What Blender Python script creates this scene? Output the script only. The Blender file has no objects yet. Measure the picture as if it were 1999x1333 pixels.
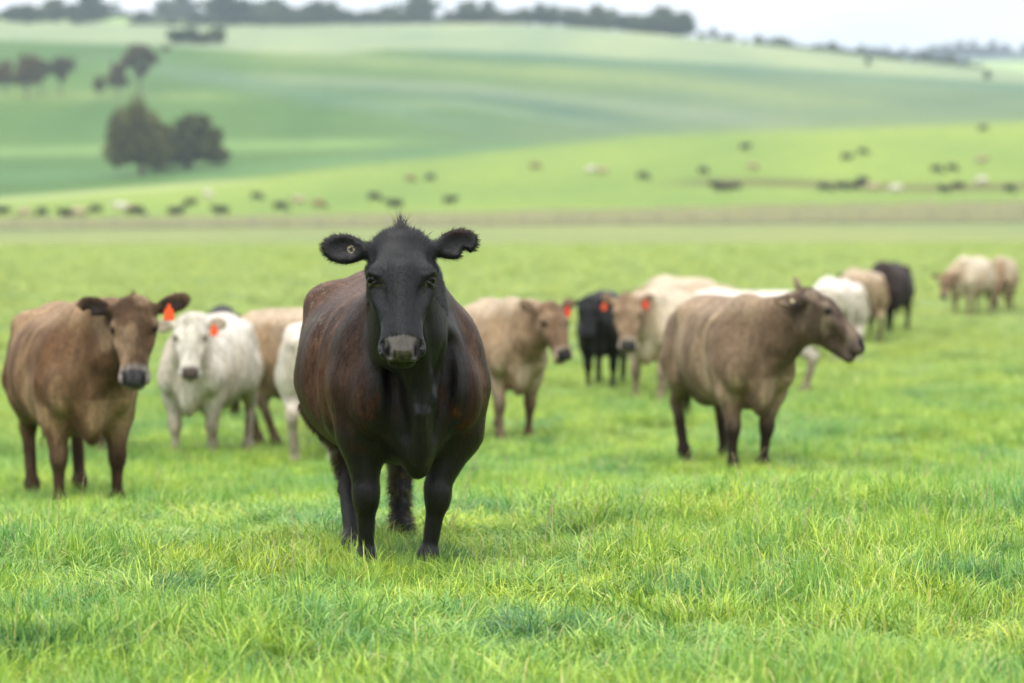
import bpy, math, random
import numpy as np
from mathutils import Vector, Matrix
random.seed(7); rng = np.random.default_rng(7)
R = math.radians
SC = bpy.context.scene
COL = SC.collection
# ------------------------------------------------------------ camera
F = 5553.0                      # focal length in pixels of the 1999 px photograph (100 mm on 36 mm)
HY = 430.0                      # picture row of the true horizon
CAMZ = 1.53
cam_d = bpy.data.cameras.new('camera'); cam = bpy.data.objects.new('camera', cam_d); COL.objects.link(cam)
cam_d.lens = 100; cam_d.sensor_width = 36; cam_d.clip_start = 0.1; cam_d.clip_end = 30000
PITCH = math.atan((666.5-HY)/F)
cam.location = (0, 0, CAMZ); cam.rotation_euler = (math.pi/2-PITCH, 0, 0)
cam_d.dof.use_dof = True; cam_d.dof.focus_distance = 11.75; cam_d.dof.aperture_fstop = 2.1
SC.camera = cam
# ------------------------------------------------------------ world, sun, exposure
SUN_EL, SUN_AZ = R(58), R(200)  # high, a little behind the camera
w = bpy.data.worlds.new('World'); SC.world = w; w.use_nodes = True
nt = w.node_tree; N = nt.nodes; L = nt.links; N.clear()
out = N.new('ShaderNodeOutputWorld')
sky = N.new('ShaderNodeTexSky'); sky.sky_type = 'NISHITA'; sky.sun_disc = False
sky.sun_elevation = SUN_EL; sky.sun_rotation = SUN_AZ; sky.air_density = 1.2; sky.dust_density = 2.0
b1 = N.new('ShaderNodeBackground'); b1.inputs[1].default_value = 0.12; L.new(sky.outputs[0], b1.inputs[0])
tc = N.new('ShaderNodeTexCoord'); sp = N.new('ShaderNodeSeparateXYZ'); L.new(tc.outputs['Generated'], sp.inputs[0])
mp = N.new('ShaderNodeMapping'); mp.inputs['Scale'].default_value = (1, 1, 5); L.new(tc.outputs['Generated'], mp.inputs[0])
nz = N.new('ShaderNodeTexNoise'); nz.inputs['Scale'].default_value = 5.5; nz.inputs['Detail'].default_value = 5; L.new(mp.outputs[0], nz.inputs[0])
cr = N.new('ShaderNodeValToRGB'); L.new(nz.outputs[0], cr.inputs[0])
cr.color_ramp.elements[0].position = 0.32; cr.color_ramp.elements[0].color = (0.80, 0.86, 0.91, 1)
cr.color_ramp.elements[1].position = 0.62; cr.color_ramp.elements[1].color = (1.0, 1.0, 1.0, 1)
# overcast dome: three times as bright overhead as at the horizon
mx = N.new('ShaderNodeMath'); mx.operation = 'MAXIMUM'; L.new(sp.outputs[2], mx.inputs[0]); mx.inputs[1].default_value = 0
ma = N.new('ShaderNodeMath'); ma.operation = 'MULTIPLY_ADD'; L.new(mx.outputs[0], ma.inputs[0]); ma.inputs[1].default_value = 1.5; ma.inputs[2].default_value = 0.93
b2 = N.new('ShaderNodeBackground'); L.new(cr.outputs[0], b2.inputs[0]); L.new(ma.outputs[0], b2.inputs[1])
ms = N.new('ShaderNodeMixShader'); ms.inputs[0].default_value = 0.93
L.new(b1.outputs[0], ms.inputs[1]); L.new(b2.outputs[0], ms.inputs[2]); L.new(ms.outputs[0], out.inputs[0])
sd = bpy.data.lights.new('sun', 'SUN'); sd.energy = 1.5; sd.angle = R(25); sd.color = (1, 0.96, 0.90)
sun = bpy.data.objects.new('sun', sd); COL.objects.link(sun)
dv = Vector((math.sin(SUN_AZ)*math.cos(SUN_EL), math.cos(SUN_AZ)*math.cos(SUN_EL), math.sin(SUN_EL)))
sun.rotation_euler = dv.to_track_quat('Z', 'Y').to_euler()
SC.view_settings.view_transform = 'Standard'; SC.view_settings.look = 'None'
SC.view_settings.exposure = 0.45; SC.view_settings.gamma = 1; SC.view_settings.use_curve_mapping = False
cy = SC.cycles
SC.render.engine = 'CYCLES'
cy.use_denoising = True
cy.max_bounces = 6; cy.diffuse_bounces = 3; cy.glossy_bounces = 2; cy.transmission_bounces = 3; cy.transparent_max_bounces = 6; cy.volume_bounces = 0
cy.caustics_reflective = False; cy.caustics_refractive = False
# ------------------------------------------------------------ small helpers
def prop(o, label=None, cat=None, group=None, kind=None):
    if label: o['label'] = label
    if cat: o['category'] = cat
    if group: o['group'] = group
    if kind: o['kind'] = kind
    return o
def mesh_obj(name, verts, faces, mat=None, parent=None, smooth=True, me=None):
    if me is None:
        me = make_mesh(name, verts, faces, smooth)
        if mat: me.materials.append(mat)
    o = bpy.data.objects.new(name, me); COL.objects.link(o)
    if parent: o.parent = parent
    return o
def make_mesh(name, verts, faces, smooth=True):
    me = bpy.data.meshes.new(name)
    verts = np.asarray(verts, np.float32)
    if isinstance(faces, np.ndarray) and faces.ndim == 2:
        n, k = faces.shape
        me.vertices.add(len(verts)); me.vertices.foreach_set('co', verts.ravel())
        me.loops.add(n*k); me.loops.foreach_set('vertex_index', faces.astype(np.int32).ravel())
        me.polygons.add(n); me.polygons.foreach_set('loop_start', np.arange(0, n*k, k, dtype=np.int32))
        me.update(calc_edges=True)
    else:
        me.from_pydata(verts.tolist(), [], [list(f) for f in faces]); me.update()
    me.polygons.foreach_set('use_smooth', np.full(len(me.polygons), smooth, bool)); me.update()
    return me
def set_col(me, name, rgb):
    a = me.color_attributes.new(name, 'FLOAT_COLOR', 'POINT')
    c = np.ones((len(rgb), 4), np.float32); c[:, :3] = rgb
    a.data.foreach_set('color', c.ravel())
def sm(a, b, x):
    t = np.clip((x-a)/(b-a), 0, 1); return t*t*(3-2*t)
_H = np.random.default_rng(3).random(65536).astype(np.float32)
def vnoise(P, s, seed=0):
    P = np.asarray(P, np.float64)*s + 1000 + seed*17.3
    I = np.floor(P).astype(np.int64); f = P-I; f = f*f*(3-2*f)
    def h(i, j, k): return _H[(i*73856093 ^ j*19349663 ^ k*83492791) & 65535]
    r = 0
    for dx in (0, 1):
        for dy in (0, 1):
            for dz in (0, 1):
                wgt = (f[:, 0] if dx else 1-f[:, 0])*(f[:, 1] if dy else 1-f[:, 1])*(f[:, 2] if dz else 1-f[:, 2])
                r = r + wgt*h(I[:, 0]+dx, I[:, 1]+dy, I[:, 2]+dz)
    return r
# ------------------------------------------------------------ materials
class NM:
    def __init__(s, name):
        s.m = bpy.data.materials.new(name); s.m.use_nodes = True
        s.t = s.m.node_tree; s.t.nodes.clear()
        s.o = s.t.nodes.new('ShaderNodeOutputMaterial')
    def n(s, kind, **kw):
        nd = s.t.nodes.new('ShaderNode'+kind)
        for k, v in kw.items():
            if hasattr(nd, k): setattr(nd, k, v)
            else: nd.inputs[k.replace('_', ' ')].default_value = v
        return nd
    def l(s, a, b): s.t.links.new(a, b)
    def noise(s, scale, detail=3, vec=None, rough=0.5, sc=None):
        nd = s.n('TexNoise', Scale=scale, Detail=detail, Roughness=rough)
        if vec is None:
            vec = s.n('NewGeometry').outputs['Position']
        if sc:
            mp = s.n('Mapping'); mp.inputs['Scale'].default_value = sc; s.l(vec, mp.inputs[0]); vec = mp.outputs[0]
        s.l(vec, nd.inputs['Vector']); return nd
    def ramp(s, src, stops):
        r = s.n('ValToRGB'); e = r.color_ramp.elements
        while len(e) < len(stops): e.new(0.5)
        for k, (p, c) in enumerate(stops):
            e[k].position = p; e[k].color = (c if isinstance(c, tuple) else (c, c, c)) + (1,)
        s.l(src, r.inputs[0]); return r
    def mix(s, fac, a, b, mode='MIX'):
        m = s.n('Mix', data_type='RGBA', blend_type=mode)
        for sk, v in ((m.inputs[0], fac), (m.inputs[6], a), (m.inputs[7], b)):
            if hasattr(v, 'links'): s.l(v, sk)
            else: sk.default_value = v if isinstance(v, (int, float)) else tuple(v)+(1,)
        return m.outputs[2]
def simple(name, col, rough=0.6, spec=0.4, bump=None):
    M = NM(name); p = M.n('BsdfPrincipled'); p.inputs['Base Color'].default_value = tuple(col)+(1,)
    p.inputs['Roughness'].default_value = rough; p.inputs['Specular IOR Level'].default_value = spec
    if bump:
        nz = M.noise(bump[0], 4); M.l(M.mix(0.5, tuple(col), M.mix(nz.outputs[0], tuple(0.5*c for c in col), tuple(1.4*c for c in col))), p.inputs['Base Color'])
        b = M.n('Bump', Strength=bump[1], Distance=0.01); M.l(nz.outputs[0], b.inputs['Height']); M.l(b.outputs[0], p.inputs['Normal'])
    M.l(p.outputs[0], M.o.inputs[0]); return M.m
def coat_material(name, rough=0.55, spec=0.3, sheen=0.03, streak=1.0, bare=False):
    M = NM(name); p = M.n('BsdfPrincipled')
    at = M.n('Attribute', attribute_name='coat')
    oc = M.n('TexCoord').outputs['Object']
    n1 = M.noise(70, 4, oc, 0.7, (1.2, 0.8, 0.35)); n4 = M.noise(24, 4, oc, 0.6, (1.5, 1.2, 0.35)); n2 = M.noise(9, 3, oc)
    c = M.mix(1, at.outputs['Color'], M.ramp(n1.outputs[0], [(0.3, 1-0.38*streak), (0.7, 1+0.38*streak)]).outputs[0], 'MULTIPLY')
    c = M.mix(1, c, M.ramp(n4.outputs[0], [(0.3, 1-0.28*streak), (0.7, 1+0.30*streak)]).outputs[0], 'MULTIPLY')
    c = M.mix(1, c, M.ramp(n2.outputs[0], [(0.25, 0.82), (0.75, 1.15)]).outputs[0], 'MULTIPLY')
    if bare:
        br = M.n('MapRange'); M.l(at.outputs['Fac'], br.inputs[0]); br.inputs[1].default_value = 0.075; br.inputs[2].default_value = 0.095; br.inputs[4].default_value = 0.85
        c = M.mix(br.outputs[0], c, at.outputs['Color'])
    M.l(c, p.inputs['Base Color'])
    p.inputs['Roughness'].default_value = rough
    sr = M.n('MapRange'); M.l(at.outputs['Fac'], sr.inputs[0]); sr.inputs[1].default_value = 0.007; sr.inputs[2].default_value = 0.02; sr.inputs[3].default_value = spec; sr.inputs[4].default_value = 0.05; M.l(sr.outputs[0], p.inputs['Specular IOR Level'])
    p.inputs['Sheen Weight'].default_value = sheen; p.inputs['Sheen Roughness'].default_value = 0.5
    b = M.n('Bump', Strength=0.8, Distance=0.008); M.l(n1.outputs[0], b.inputs['Height']); M.l(b.outputs[0], p.inputs['Normal'])
    M.l(p.outputs[0], M.o.inputs[0]); return M.m
M_COAT = coat_material('cattle_coat', 0.6, 0.18)
M_HERO = coat_material('dark_coat', 0.36, 0.28, 0.0, 1.7, True)
def fur_material():
    M = NM('fur_strands'); p = M.n('BsdfPrincipled'); at = M.n('Attribute', attribute_name='coat')
    M.l(at.outputs['Color'], p.inputs['Base Color']); p.inputs['Roughness'].default_value = 0.45
    sr = M.n('MapRange'); M.l(at.outputs['Fac'], sr.inputs[0]); sr.inputs[1].default_value = 0.007; sr.inputs[2].default_value = 0.02; sr.inputs[3].default_value = 0.35; sr.inputs[4].default_value = 0.05; M.l(sr.outputs[0], p.inputs['Specular IOR Level'])
    M.l(p.outputs[0], M.o.inputs[0]); return M.m
M_FUR = fur_material()
M_EYE = simple('eye_dark', (0.008, 0.005, 0.004), 0.12, 0.09)
M_HOOF = simple('hoof_horn', (0.03, 0.025, 0.02), 0.5, 0.4, (40, 0.4))
M_TAG = simple('orange_tag_plastic', (0.85, 0.10, 0.02), 0.35, 0.5)
M_REDTAG = simple('red_tag_plastic', (0.80, 0.04, 0.03), 0.35, 0.5)
M_YTAG = simple('pale_yellow_tag_plastic', (0.62, 0.52, 0.28), 0.4, 0.5)
M_WOOD = simple('weathered_post_wood', (0.22, 0.20, 0.17), 0.8, 0.2, (20, 0.4))
M_WIRE = simple('fence_wire', (0.2, 0.2, 0.2), 0.45, 0.5)
M_BARK = simple('tree_bark', (0.09, 0.07, 0.055), 0.85, 0.2, (3, 0.6))
# ------------------------------------------------------------ terrain
CPX = np.array([-400, 0, 500, 1000, 1500, 2000, 2400], float)
NEAR = [  # range, metres below the lens (same for all columns), extra for the columns
    (0.5, 1.53), (9, 1.53), (12.5, 1.53), (15, 1.62), (19, 1.95), (26, 2.20), (34, 2.30), (45, 2.36), (56, 2.22), (66, 2.15), (100, 2.0), (200, 1.45)]
FARY = [
    (300, [450, 449, 446, 443, 440, 437, 436]),
    (345, [434, 431, 427, 418, 404, 396, 392]),
    (420, [417, 413, 402, 387, 375, 371, 368]),
    (450, [411, 408, 392, 372, 356, 352, 350]),
    (600, [390, 385, 345, 287, 257, 241, 236]),
    (800, [290, 285, 248, 235, 225, 205, 200]),
    (1100, [95, 86, 106, 102, 126, 167, 180]),
    (1500, [62, 55, 58, 40, 88, 152, 160]),
    (1620, [58, 52, 58, 44, 92, 156, 163]),
    (1900, [38, 36, 38, 70, 120, 165, 170]),
    (2400, [95, 95, 95, 100, 140, 165, 170]),
    (3600, [105, 105, 105, 110, 128, 112, 105]),
    (4500, [150, 150, 150, 150, 150, 150, 150]),
    (9000, [300]*7)]
_lr = np.linspace(math.log(0.5), math.log(9000), 1500)
_kr, _kz = [], []
for r, h in NEAR:
    e = np.array([0.0]*7)
    if 14 < r < 60: e = np.array([0.02, 0.02, 0, -0.06, -0.13, -0.12, -0.12])
    if r > 60: e = np.array([0.1, 0.05, 0, 0, -0.05, -0.1, -0.1])
    _kr.append(r); _kz.append(-(h+e))
for r, ys in FARY:
    _kr.append(r); _kz.append((HY-np.array(ys, float))/F*r)
_kr = np.log(np.array(_kr)); _kz = np.array(_kz)
_px = np.linspace(-400, 2400, 141)
_T = np.array([np.interp(_lr, _kr, _kz[:, c]) for c in range(7)])           # 7 x 1500
def _gs(A, sg, ax):
    k = np.arange(-int(3*sg), int(3*sg)+1); g = np.exp(-k*k/(2*sg*sg)); g /= g.sum()
    P = np.pad(A, [(len(k)//2,)*2 if i == ax else (0, 0) for i in range(A.ndim)], mode='edge')
    return np.apply_along_axis(lambda v: np.convolve(v, g, 'valid'), ax, P)
_T = np.array([[0.0]]) + np.array([np.interp(_px, CPX, _T[:, j]) for j in range(1500)]).T   # 141 x 1500
_T = _gs(_gs(_T, 7, 0), 5, 1)
def ground(x, y):
    """height of the land above world zero at x, y"""
    x = np.asarray(x, float); y = np.asarray(y, float)
    r = np.hypot(x, y); px = 1000+F*x/np.maximum(np.abs(y), 0.05*r+0.3)
    u = np.clip((px+400)/20, 0, 139.999); v = np.clip((np.log(np.maximum(r, 0.5))-_lr[0])/(_lr[1]-_lr[0]), 0, 1498.999)
    i = u.astype(int); j = v.astype(int); fu = u-i; fv = v-j
    z = (_T[i, j]*(1-fu)+_T[i+1, j]*fu)*(1-fv)+(_T[i, j+1]*(1-fu)+_T[i+1, j+1]*fu)*fv
    P = np.stack([x.ravel(), y.ravel(), x.ravel()*0], 1)
    bump = (vnoise(P, 0.9)-0.5)*0.06+(vnoise(P, 2.3, 5)-0.5)*0.035
    z = z+bump.reshape(z.shape)*np.clip(1.6-r/80, 0, 1)
    return z+CAMZ
def gz(x, y): return float(ground(np.array([x]), np.array([y]))[0])
def find_r(px, py, rmin=346):
    i = int(np.clip((px+400)/20, 0, 140)); rr = np.exp(_lr); yy = HY-F*_T[i]/rr
    ok = np.where((rr > rmin) & (yy <= py))[0]
    return float(rr[ok[0]]) if len(ok) else rmin
def spot(px, r):
    a = (px-1000)/F; y = r/math.sqrt(1+a*a); return a*y, y
az = np.concatenate([np.linspace(-math.pi, -0.34, 90, endpoint=False), np.linspace(-0.34, 0.34, 480), np.linspace(0.34, math.pi, 91)[1:]])
rr = np.concatenate([np.linspace(0.5, 8, 12, endpoint=False), np.exp(np.linspace(math.log(8), math.log(9000), 620))])
AZ, RR = np.meshgrid(az, rr, indexing='ij')
GX, GY = RR*np.sin(AZ), RR*np.cos(AZ)
GZ = ground(GX, GY)
PX = 1000+F*GX/np.maximum(np.abs(GY), 0.05*RR+0.3); PXc = np.clip(PX, -400, 2400); RY = HY-F*(GZ-CAMZ)/RR
def row(pts, px):      # boundary range (or row) as a function of the column
    a = np.array(pts, float); return np.interp(px, a[:, 0], a[:, 1])
def lerp(a, b, t): return a+(np.asarray(b, float)-a)*t[..., None]
C_SOIL = np.array([0.055, 0.065, 0.025]); C_MEADOW = np.array([0.195, 0.228, 0.088])
C_BRIGHT = np.array([0.175, 0.245, 0.052]); C_DRY = np.array([0.24, 0.225, 0.155])
C_DARKG = np.array([0.068, 0.135, 0.032]); C_CROP = np.array([0.115, 0.165, 0.085]); C_PALE = np.array([0.215, 0.265, 0.145])
colr = np.zeros(GX.shape+(3,)); colr[:] = C_SOIL
colr = lerp(colr, C_MEADOW, sm(70, 150, RR))
b0 = row([(-400, 304), (2400, 304)], PXc); b1_ = row([(-400, 318), (0, 320), (500, 328), (1000, 338), (2400, 350)], PXc)
colr = lerp(colr, C_DRY*0.55, sm(296, 301, RR))
colr = lerp(colr, C_DRY, sm(303, 308, RR))
colr = lerp(colr, C_BRIGHT, sm(b1_-6, b1_+4, RR))
# worn brown drain bank on the right, its dark shadow put into the colour
bank = np.exp(-((RY-362-6*np.sin(PX/130.))/7.)**2)*sm(1250, 1420, PX)*sm(380, 400, RR)*sm(620, 560, RR)
colr = lerp(colr, np.array([0.10, 0.085, 0.035]), bank*0.95)
trk = np.exp(-((RY-row([(-400, 405), (0, 392), (380, 362), (520, 352)], PXc))/5.)**2)*sm(560, 380, PX)*sm(380, 420, RR)*sm(760, 700, RR)
yb = row([(-400, 392), (0, 386), (370, 362), (520, 345), (700, 322), (1000, 290), (1250, 264), (1500, 256), (2000, 240), (2400, 232)], PXc)
hill = sm(yb+11, yb-9, RY)*sm(430, 470, RR)
left = sm(1350, 500, PX+0.9*(RY-280)*2)
crop = C_CROP*(1-left[..., None]) + C_DARKG*left[..., None]
colr = colr*(1-hill[..., None])+crop*hill[..., None]
colr = lerp(colr, np.array([0.36, 0.40, 0.18]), trk*0.6)
def stroke(pts, wd, c, a, x0, x1, soft=160):  # crop tone bands, with shading of the rolling slope put into the colour
    global colr
    k = np.exp(-((RY-row(pts, PXc))/wd)**2)*sm(x0-soft, x0+soft, PX)*sm(x1+soft, x1-soft, PX)*hill*sm(1400, 1200, RR)
    colr = lerp(colr, np.array(c), k*a)
stroke([(600, 165), (1000, 195), (1300, 250)], 14, (0.075, 0.13, 0.085), 0.75, 700, 1250)
stroke([(400, 150), (900, 170), (1300, 215), (1600, 250)], 12, (0.18, 0.22, 0.14), 0.55, 450, 1500)
stroke([(900, 205), (1100, 235), (1300, 268)], 7, (0.17, 0.23, 0.14), 0.55, 700, 1150)
stroke([(300, 110), (700, 118), (1200, 150), (1700, 205), (2000, 235)], 16, (0.19, 0.24, 0.09), 0.6, 520, 1700)
stroke([(900, 100), (1400, 130), (2000, 175)], 13, (0.085, 0.155, 0.09), 0.8, 850, 2300, 90)
stroke([(0, 100), (300, 135), (700, 200), (1000, 262)], 16, (0.095, 0.16, 0.09), 0.7, 250, 900)
stroke([(0, 190), (500, 190), (700, 210)], 10, (0.19, 0.26, 0.08), 0.7, -500, 420)
stroke([(0, 300), (500, 285), (1000, 275)], 10, (0.16, 0.26, 0.08), 0.7, -300, 800)
stroke([(0, 345), (400, 340), (1000, 285)], 9, (0.09, 0.18, 0.075), 0.6, -300, 1100)
yp = row([(-400, 84), (0, 86), (330, 94), (500, 104), (650, 108), (760, 98), (1000, 104), (1400, 126), (1700, 148), (2000, 168), (2400, 182)], PXc)
pale = sm(yp+3, yp-3, RY)*sm(950, 1000, RR)
colr = colr*(1-pale[..., None])+C_PALE*pale[..., None]
colr = lerp(colr, np.array([0.30, 0.40, 0.12]), sm(1560, 1700, RR)*0.7)
colr = lerp(colr, np.array([0.08, 0.13, 0.09]), sm(2900, 3100, RR))
nx, ny = GX.shape
idx = np.arange(nx*ny).reshape(nx, ny)
fc = np.stack([idx[:-1, :-1], idx[1:, :-1], idx[1:, 1:], idx[:-1, 1:]], -1).reshape(-1, 4)[:, ::-1]
land = make_mesh('ground', np.stack([GX.ravel(), GY.ravel(), GZ.ravel()], 1), fc)
set_col(land, 'land', colr.reshape(-1, 3))
M = NM('farm_land'); p = M.n('BsdfPrincipled', Roughness=0.9); p.inputs['Specular IOR Level'].default_value = 0.1
at = M.n('Attribute', attribute_name='land')
nA = M.noise(0.02, 5, sc=(1, 0.25, 1)); nB = M.noise(0.35, 4); nC = M.noise(6, 3)
c = M.mix(1, at.outputs['Color'], M.ramp(nA.outputs[0], [(0.3, (0.76, 0.84, 0.86)), (0.7, (1.2, 1.12, 1.0))]).outputs[0], 'MULTIPLY')
c = M.mix(1, c, M.ramp(nB.outputs[0], [(0.3, (0.84, 0.88, 0.84)), (0.7, (1.15, 1.10, 1.1))]).outputs[0], 'MULTIPLY')
c = M.mix(1, c, M.ramp(nC.outputs[0], [(0.3, 0.85), (0.7, 1.12)]).outputs[0], 'MULTIPLY')
M.l(c, p.inputs['Base Color']); b = M.n('Bump', Strength=0.6, Distance=0.05); M.l(nC.outputs[0], b.inputs['Height']); M.l(b.outputs[0], p.inputs['Normal'])
M.l(p.outputs[0], M.o.inputs[0]); land.materials.append(M.m)
g = bpy.data.objects.new('ground', land); COL.objects.link(g); prop(g, kind='structure')
# ------------------------------------------------------------ haze
hz = NM('haze_air'); pv = hz.n('VolumePrincipled'); pv.inputs['Color'].default_value = (0.72, 0.86, 1.0, 1); pv.inputs['Density'].default_value = 0.00016
pv.inputs['Anisotropy'].default_value = 0.0
hz.l(pv.outputs[0], hz.o.inputs['Volume'])
zlo, zhi, hb = float(GZ.min())-1, float(GZ.max())+60, 9100
vb = [(x, y, z) for x in (-hb, hb) for y in (-hb, hb) for z in (zlo, zhi)]
ho = mesh_obj('haze', vb, [(0, 1, 3, 2), (4, 6, 7, 5), (0, 4, 5, 1), (2, 3, 7, 6), (0, 2, 6, 4), (1, 5, 7, 3)], hz.m, smooth=False); prop(ho, kind='stuff')
prop(ho, 'pale bluish haze hanging in the air over the far hills', 'haze')
# ------------------------------------------------------------ surface modelling with a distance field
class Field:
    def __init__(s, lo, hi, h):
        s.lo = np.array(lo, float); s.h = h
        s.n = np.ceil((np.array(hi)-s.lo)/h).astype(int)+1
        s.F = np.full(tuple(s.n), 1.0, np.float32)
        s.ax = [(s.lo[i]+h*np.arange(s.n[i])).astype(np.float32) for i in range(3)]
    def _box(s, lo, hi):
        a = np.clip(np.floor((np.array(lo)-s.lo)/s.h).astype(int), 0, s.n); b = np.clip(np.ceil((np.array(hi)-s.lo)/s.h).astype(int)+1, 0, s.n)
        sl = tuple(slice(a[i], b[i]) for i in range(3))
        X = s.ax[0][sl[0]][:, None, None]; Y = s.ax[1][sl[1]][None, :, None]; Z = s.ax[2][sl[2]][None, None, :]
        return sl, X, Y, Z
    def _put(s, sl, d, k, sub):
        A = s.F[sl]
        if sub:
            d = -d; h = np.maximum(k-np.abs(A-d), 0)/k; s.F[sl] = np.maximum(A, d)+h*h*k*0.25
        else:
            h = np.maximum(k-np.abs(A-d), 0)/k; s.F[sl] = np.minimum(A, d)-h*h*k*0.25
    def cone(s, a, b, ra, rb, k=0.04, sub=False):
        a = np.array(a, float); b = np.array(b, float); m = max(ra, rb)+k+2*s.h
        sl, X, Y, Z = s._box(np.minimum(a, b)-m, np.maximum(a, b)+m)
        if s.F[sl].size == 0: return
        ba = (b-a).astype(np.float32); l2 = float(ba@ba)+1e-9
        t = np.clip(((X-a[0])*ba[0]+(Y-a[1])*ba[1]+(Z-a[2])*ba[2])/l2, 0, 1)
        d = np.sqrt((X-a[0]-t*ba[0])**2+(Y-a[1]-t*ba[1])**2+(Z-a[2]-t*ba[2])**2)-(ra+(rb-ra)*t)
        s._put(sl, d, k, sub)
    def ell(s, c, r, k=0.04, sub=False, rot=None):
        c = np.array(c, float); r = np.array(r, float); m = (r.max() if rot is not None else r)+k+2*s.h
        sl, X, Y, Z = s._box(c-m, c+m)
        if s.F[sl].size == 0: return
        X, Y, Z = X-c[0], Y-c[1], Z-c[2]
        if rot is not None:                       # rot: rows are the ellipsoid's axes
            q = [X*ax[0]+Y*ax[1]+Z*ax[2] for ax in rot]
        else: q = [X, Y, Z]
        k0 = np.sqrt((q[0]/r[0])**2+(q[1]/r[1])**2+(q[2]/r[2])**2); k1 = np.sqrt((q[0]/r[0]**2)**2+(q[1]/r[1]**2)**2+(q[2]/r[2]**2)**2)+1e-6
        s._put(sl, k0*(k0-1)/k1, k, sub)
    def loft(s, tab, org, U, V, W, k=0.04, et=2.3, eb=2.0, bound=None):
        """tab rows: t, top, bottom, halfwidth, widest height; U runs along, V is up, W is across"""
        tab = np.array(tab, float)
        sl, X, Y, Z = s._box(*bound)
        X, Y, Z = X-org[0], Y-org[1], Z-org[2]
        u = X*U[0]+Y*U[1]+Z*U[2]; v = X*V[0]+Y*V[1]+Z*V[2]; wv = X*W[0]+Y*W[1]+Z*W[2]
        tt = np.linspace(tab[0, 0], tab[-1, 0], 400)
        S = []
        for c in range(1, 5):
            y = np.interp(tt, tab[:, 0], tab[:, c]); n = len(tt)//22
            kk = np.ones(n)/n; yp_ = np.pad(y, n//2, mode='edge'); S.append(np.convolve(yp_, kk, 'same')[n//2:n//2+len(tt)])
        e0 = np.sqrt(np.clip(1-((tt-tt[0])/(tab[1, 0]-tab[0, 0])-1)**2, 0, 1)); e0[tt > tab[1, 0]] = 1
        e1 = np.sqrt(np.clip(1-((tt[-1]-tt)/(tab[-1, 0]-tab[-2, 0])-1)**2, 0, 1)); e1[tt < tab[-2, 0]] = 1
        e = np.maximum(e0*e1, 0.02)
        uc = np.clip(u, tt[0], tt[-1]); 
        ct, cb, cw, cz = [np.interp(uc, tt, q).astype(np.float32) for q in (S[0], S[1], S[2]*e, S[3])]
        ee = np.interp(uc, tt, e).astype(np.float32)
        ht = (ct-cz)*ee; hb_ = (cz-cb)*ee
        q = v-cz; up = q > 0
        hv = np.where(up, ht, hb_); ex = np.where(up, et, eb).astype(np.float32)
        rho = ((np.abs(wv)/cw+1e-5)**ex+(np.abs(q)/hv+1e-5)**ex)**(1/ex)
        dist = np.sqrt(wv*wv+q*q)
        d = np.where(rho > 0.25, dist*(1-1/np.maximum(rho, 0.25)), -np.minimum(cw, hv)*0.8)
        d = np.maximum(d, -np.minimum(cw, hv))
        du = np.abs(u-uc); d = np.where(du > 0, np.sqrt(np.maximum(d, 0)**2+du*du), d)
        s._put(sl, d.astype(np.float32), k, False)
    def mesh(s, smooth=1):
        Fd = s.F; h = s.h
        ins = Fd < 0
        nx, ny, nz = Fd.shape
        cnt = np.zeros((nx-1, ny-1, nz-1), np.int8)
        for dx in (0, 1):
            for dy in (0, 1):
                for dz in (0, 1): cnt += ins[dx:nx-1+dx, dy:ny-1+dy, dz:nz-1+dz]
        act = np.argwhere((cnt > 0) & (cnt < 8))
        vid = np.full(cnt.shape, -1, np.int32); vid[act[:, 0], act[:, 1], act[:, 2]] = np.arange(len(act))
        cs = {}
        for dx in (0, 1):
            for dy in (0, 1):
                for dz in (0, 1): cs[dx, dy, dz] = Fd[act[:, 0]+dx, act[:, 1]+dy, act[:, 2]+dz].astype(float)
        acc = np.zeros((len(act), 3)); num = np.zeros(len(act))
        for c0 in cs:
            for a in range(3):
                if c0[a] == 0:
                    c1 = list(c0); c1[a] = 1; c1 = tuple(c1)
                    f0, f1 = cs[c0], cs[c1]; m = (f0 < 0) != (f1 < 0)
                    t = np.where(m, f0/np.where(m, f0-f1, 1), 0)
                    pnt = np.array(c0, float)[None]*np.ones((len(act), 1)); pnt[:, a] += t
                    acc += pnt*m[:, None]; num += m
        V = s.lo+h*(act+acc/num[:, None])
        faces = []
        for a in range(3):
            b, c = (a+1) % 3, (a+2) % 3
            sl0 = [slice(None)]*3; sl1 = [slice(None)]*3; sl0[a] = slice(0, -1); sl1[a] = slice(1, None)
            I0, I1 = ins[tuple(sl0)], ins[tuple(sl1)]
            e = np.argwhere(I0 != I1)
            e = e[(e[:, b] > 0) & (e[:, c] > 0) & (e[:, b] < Fd.shape[b]-1) & (e[:, c] < Fd.shape[c]-1)]
            flip = I0[e[:, 0], e[:, 1], e[:, 2]]
            def cell(db, dc):
                q = e.copy(); q[:, b] += db; q[:, c] += dc; return vid[q[:, 0], q[:, 1], q[:, 2]]
            f = np.stack([cell(-1, -1), cell(0, -1), cell(0, 0), cell(-1, 0)], 1)
            f[~flip] = f[~flip][:, ::-1]; faces.append(f)
        f = np.concatenate(faces); f = f[(f >= 0).all(1)]
        for _ in range(smooth):
            acc = np.zeros_like(V); num = np.zeros(len(V))
            for i in range(4):
                j = (i+1) % 4
                np.add.at(acc, f[:, i], V[f[:, j]]); np.add.at(num, f[:, i], 1)
                np.add.at(acc, f[:, j], V[f[:, i]]); np.add.at(num, f[:, j], 1)
            V = V*0.5+0.5*acc/np.maximum(num, 1)[:, None]
        return V, f
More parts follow.
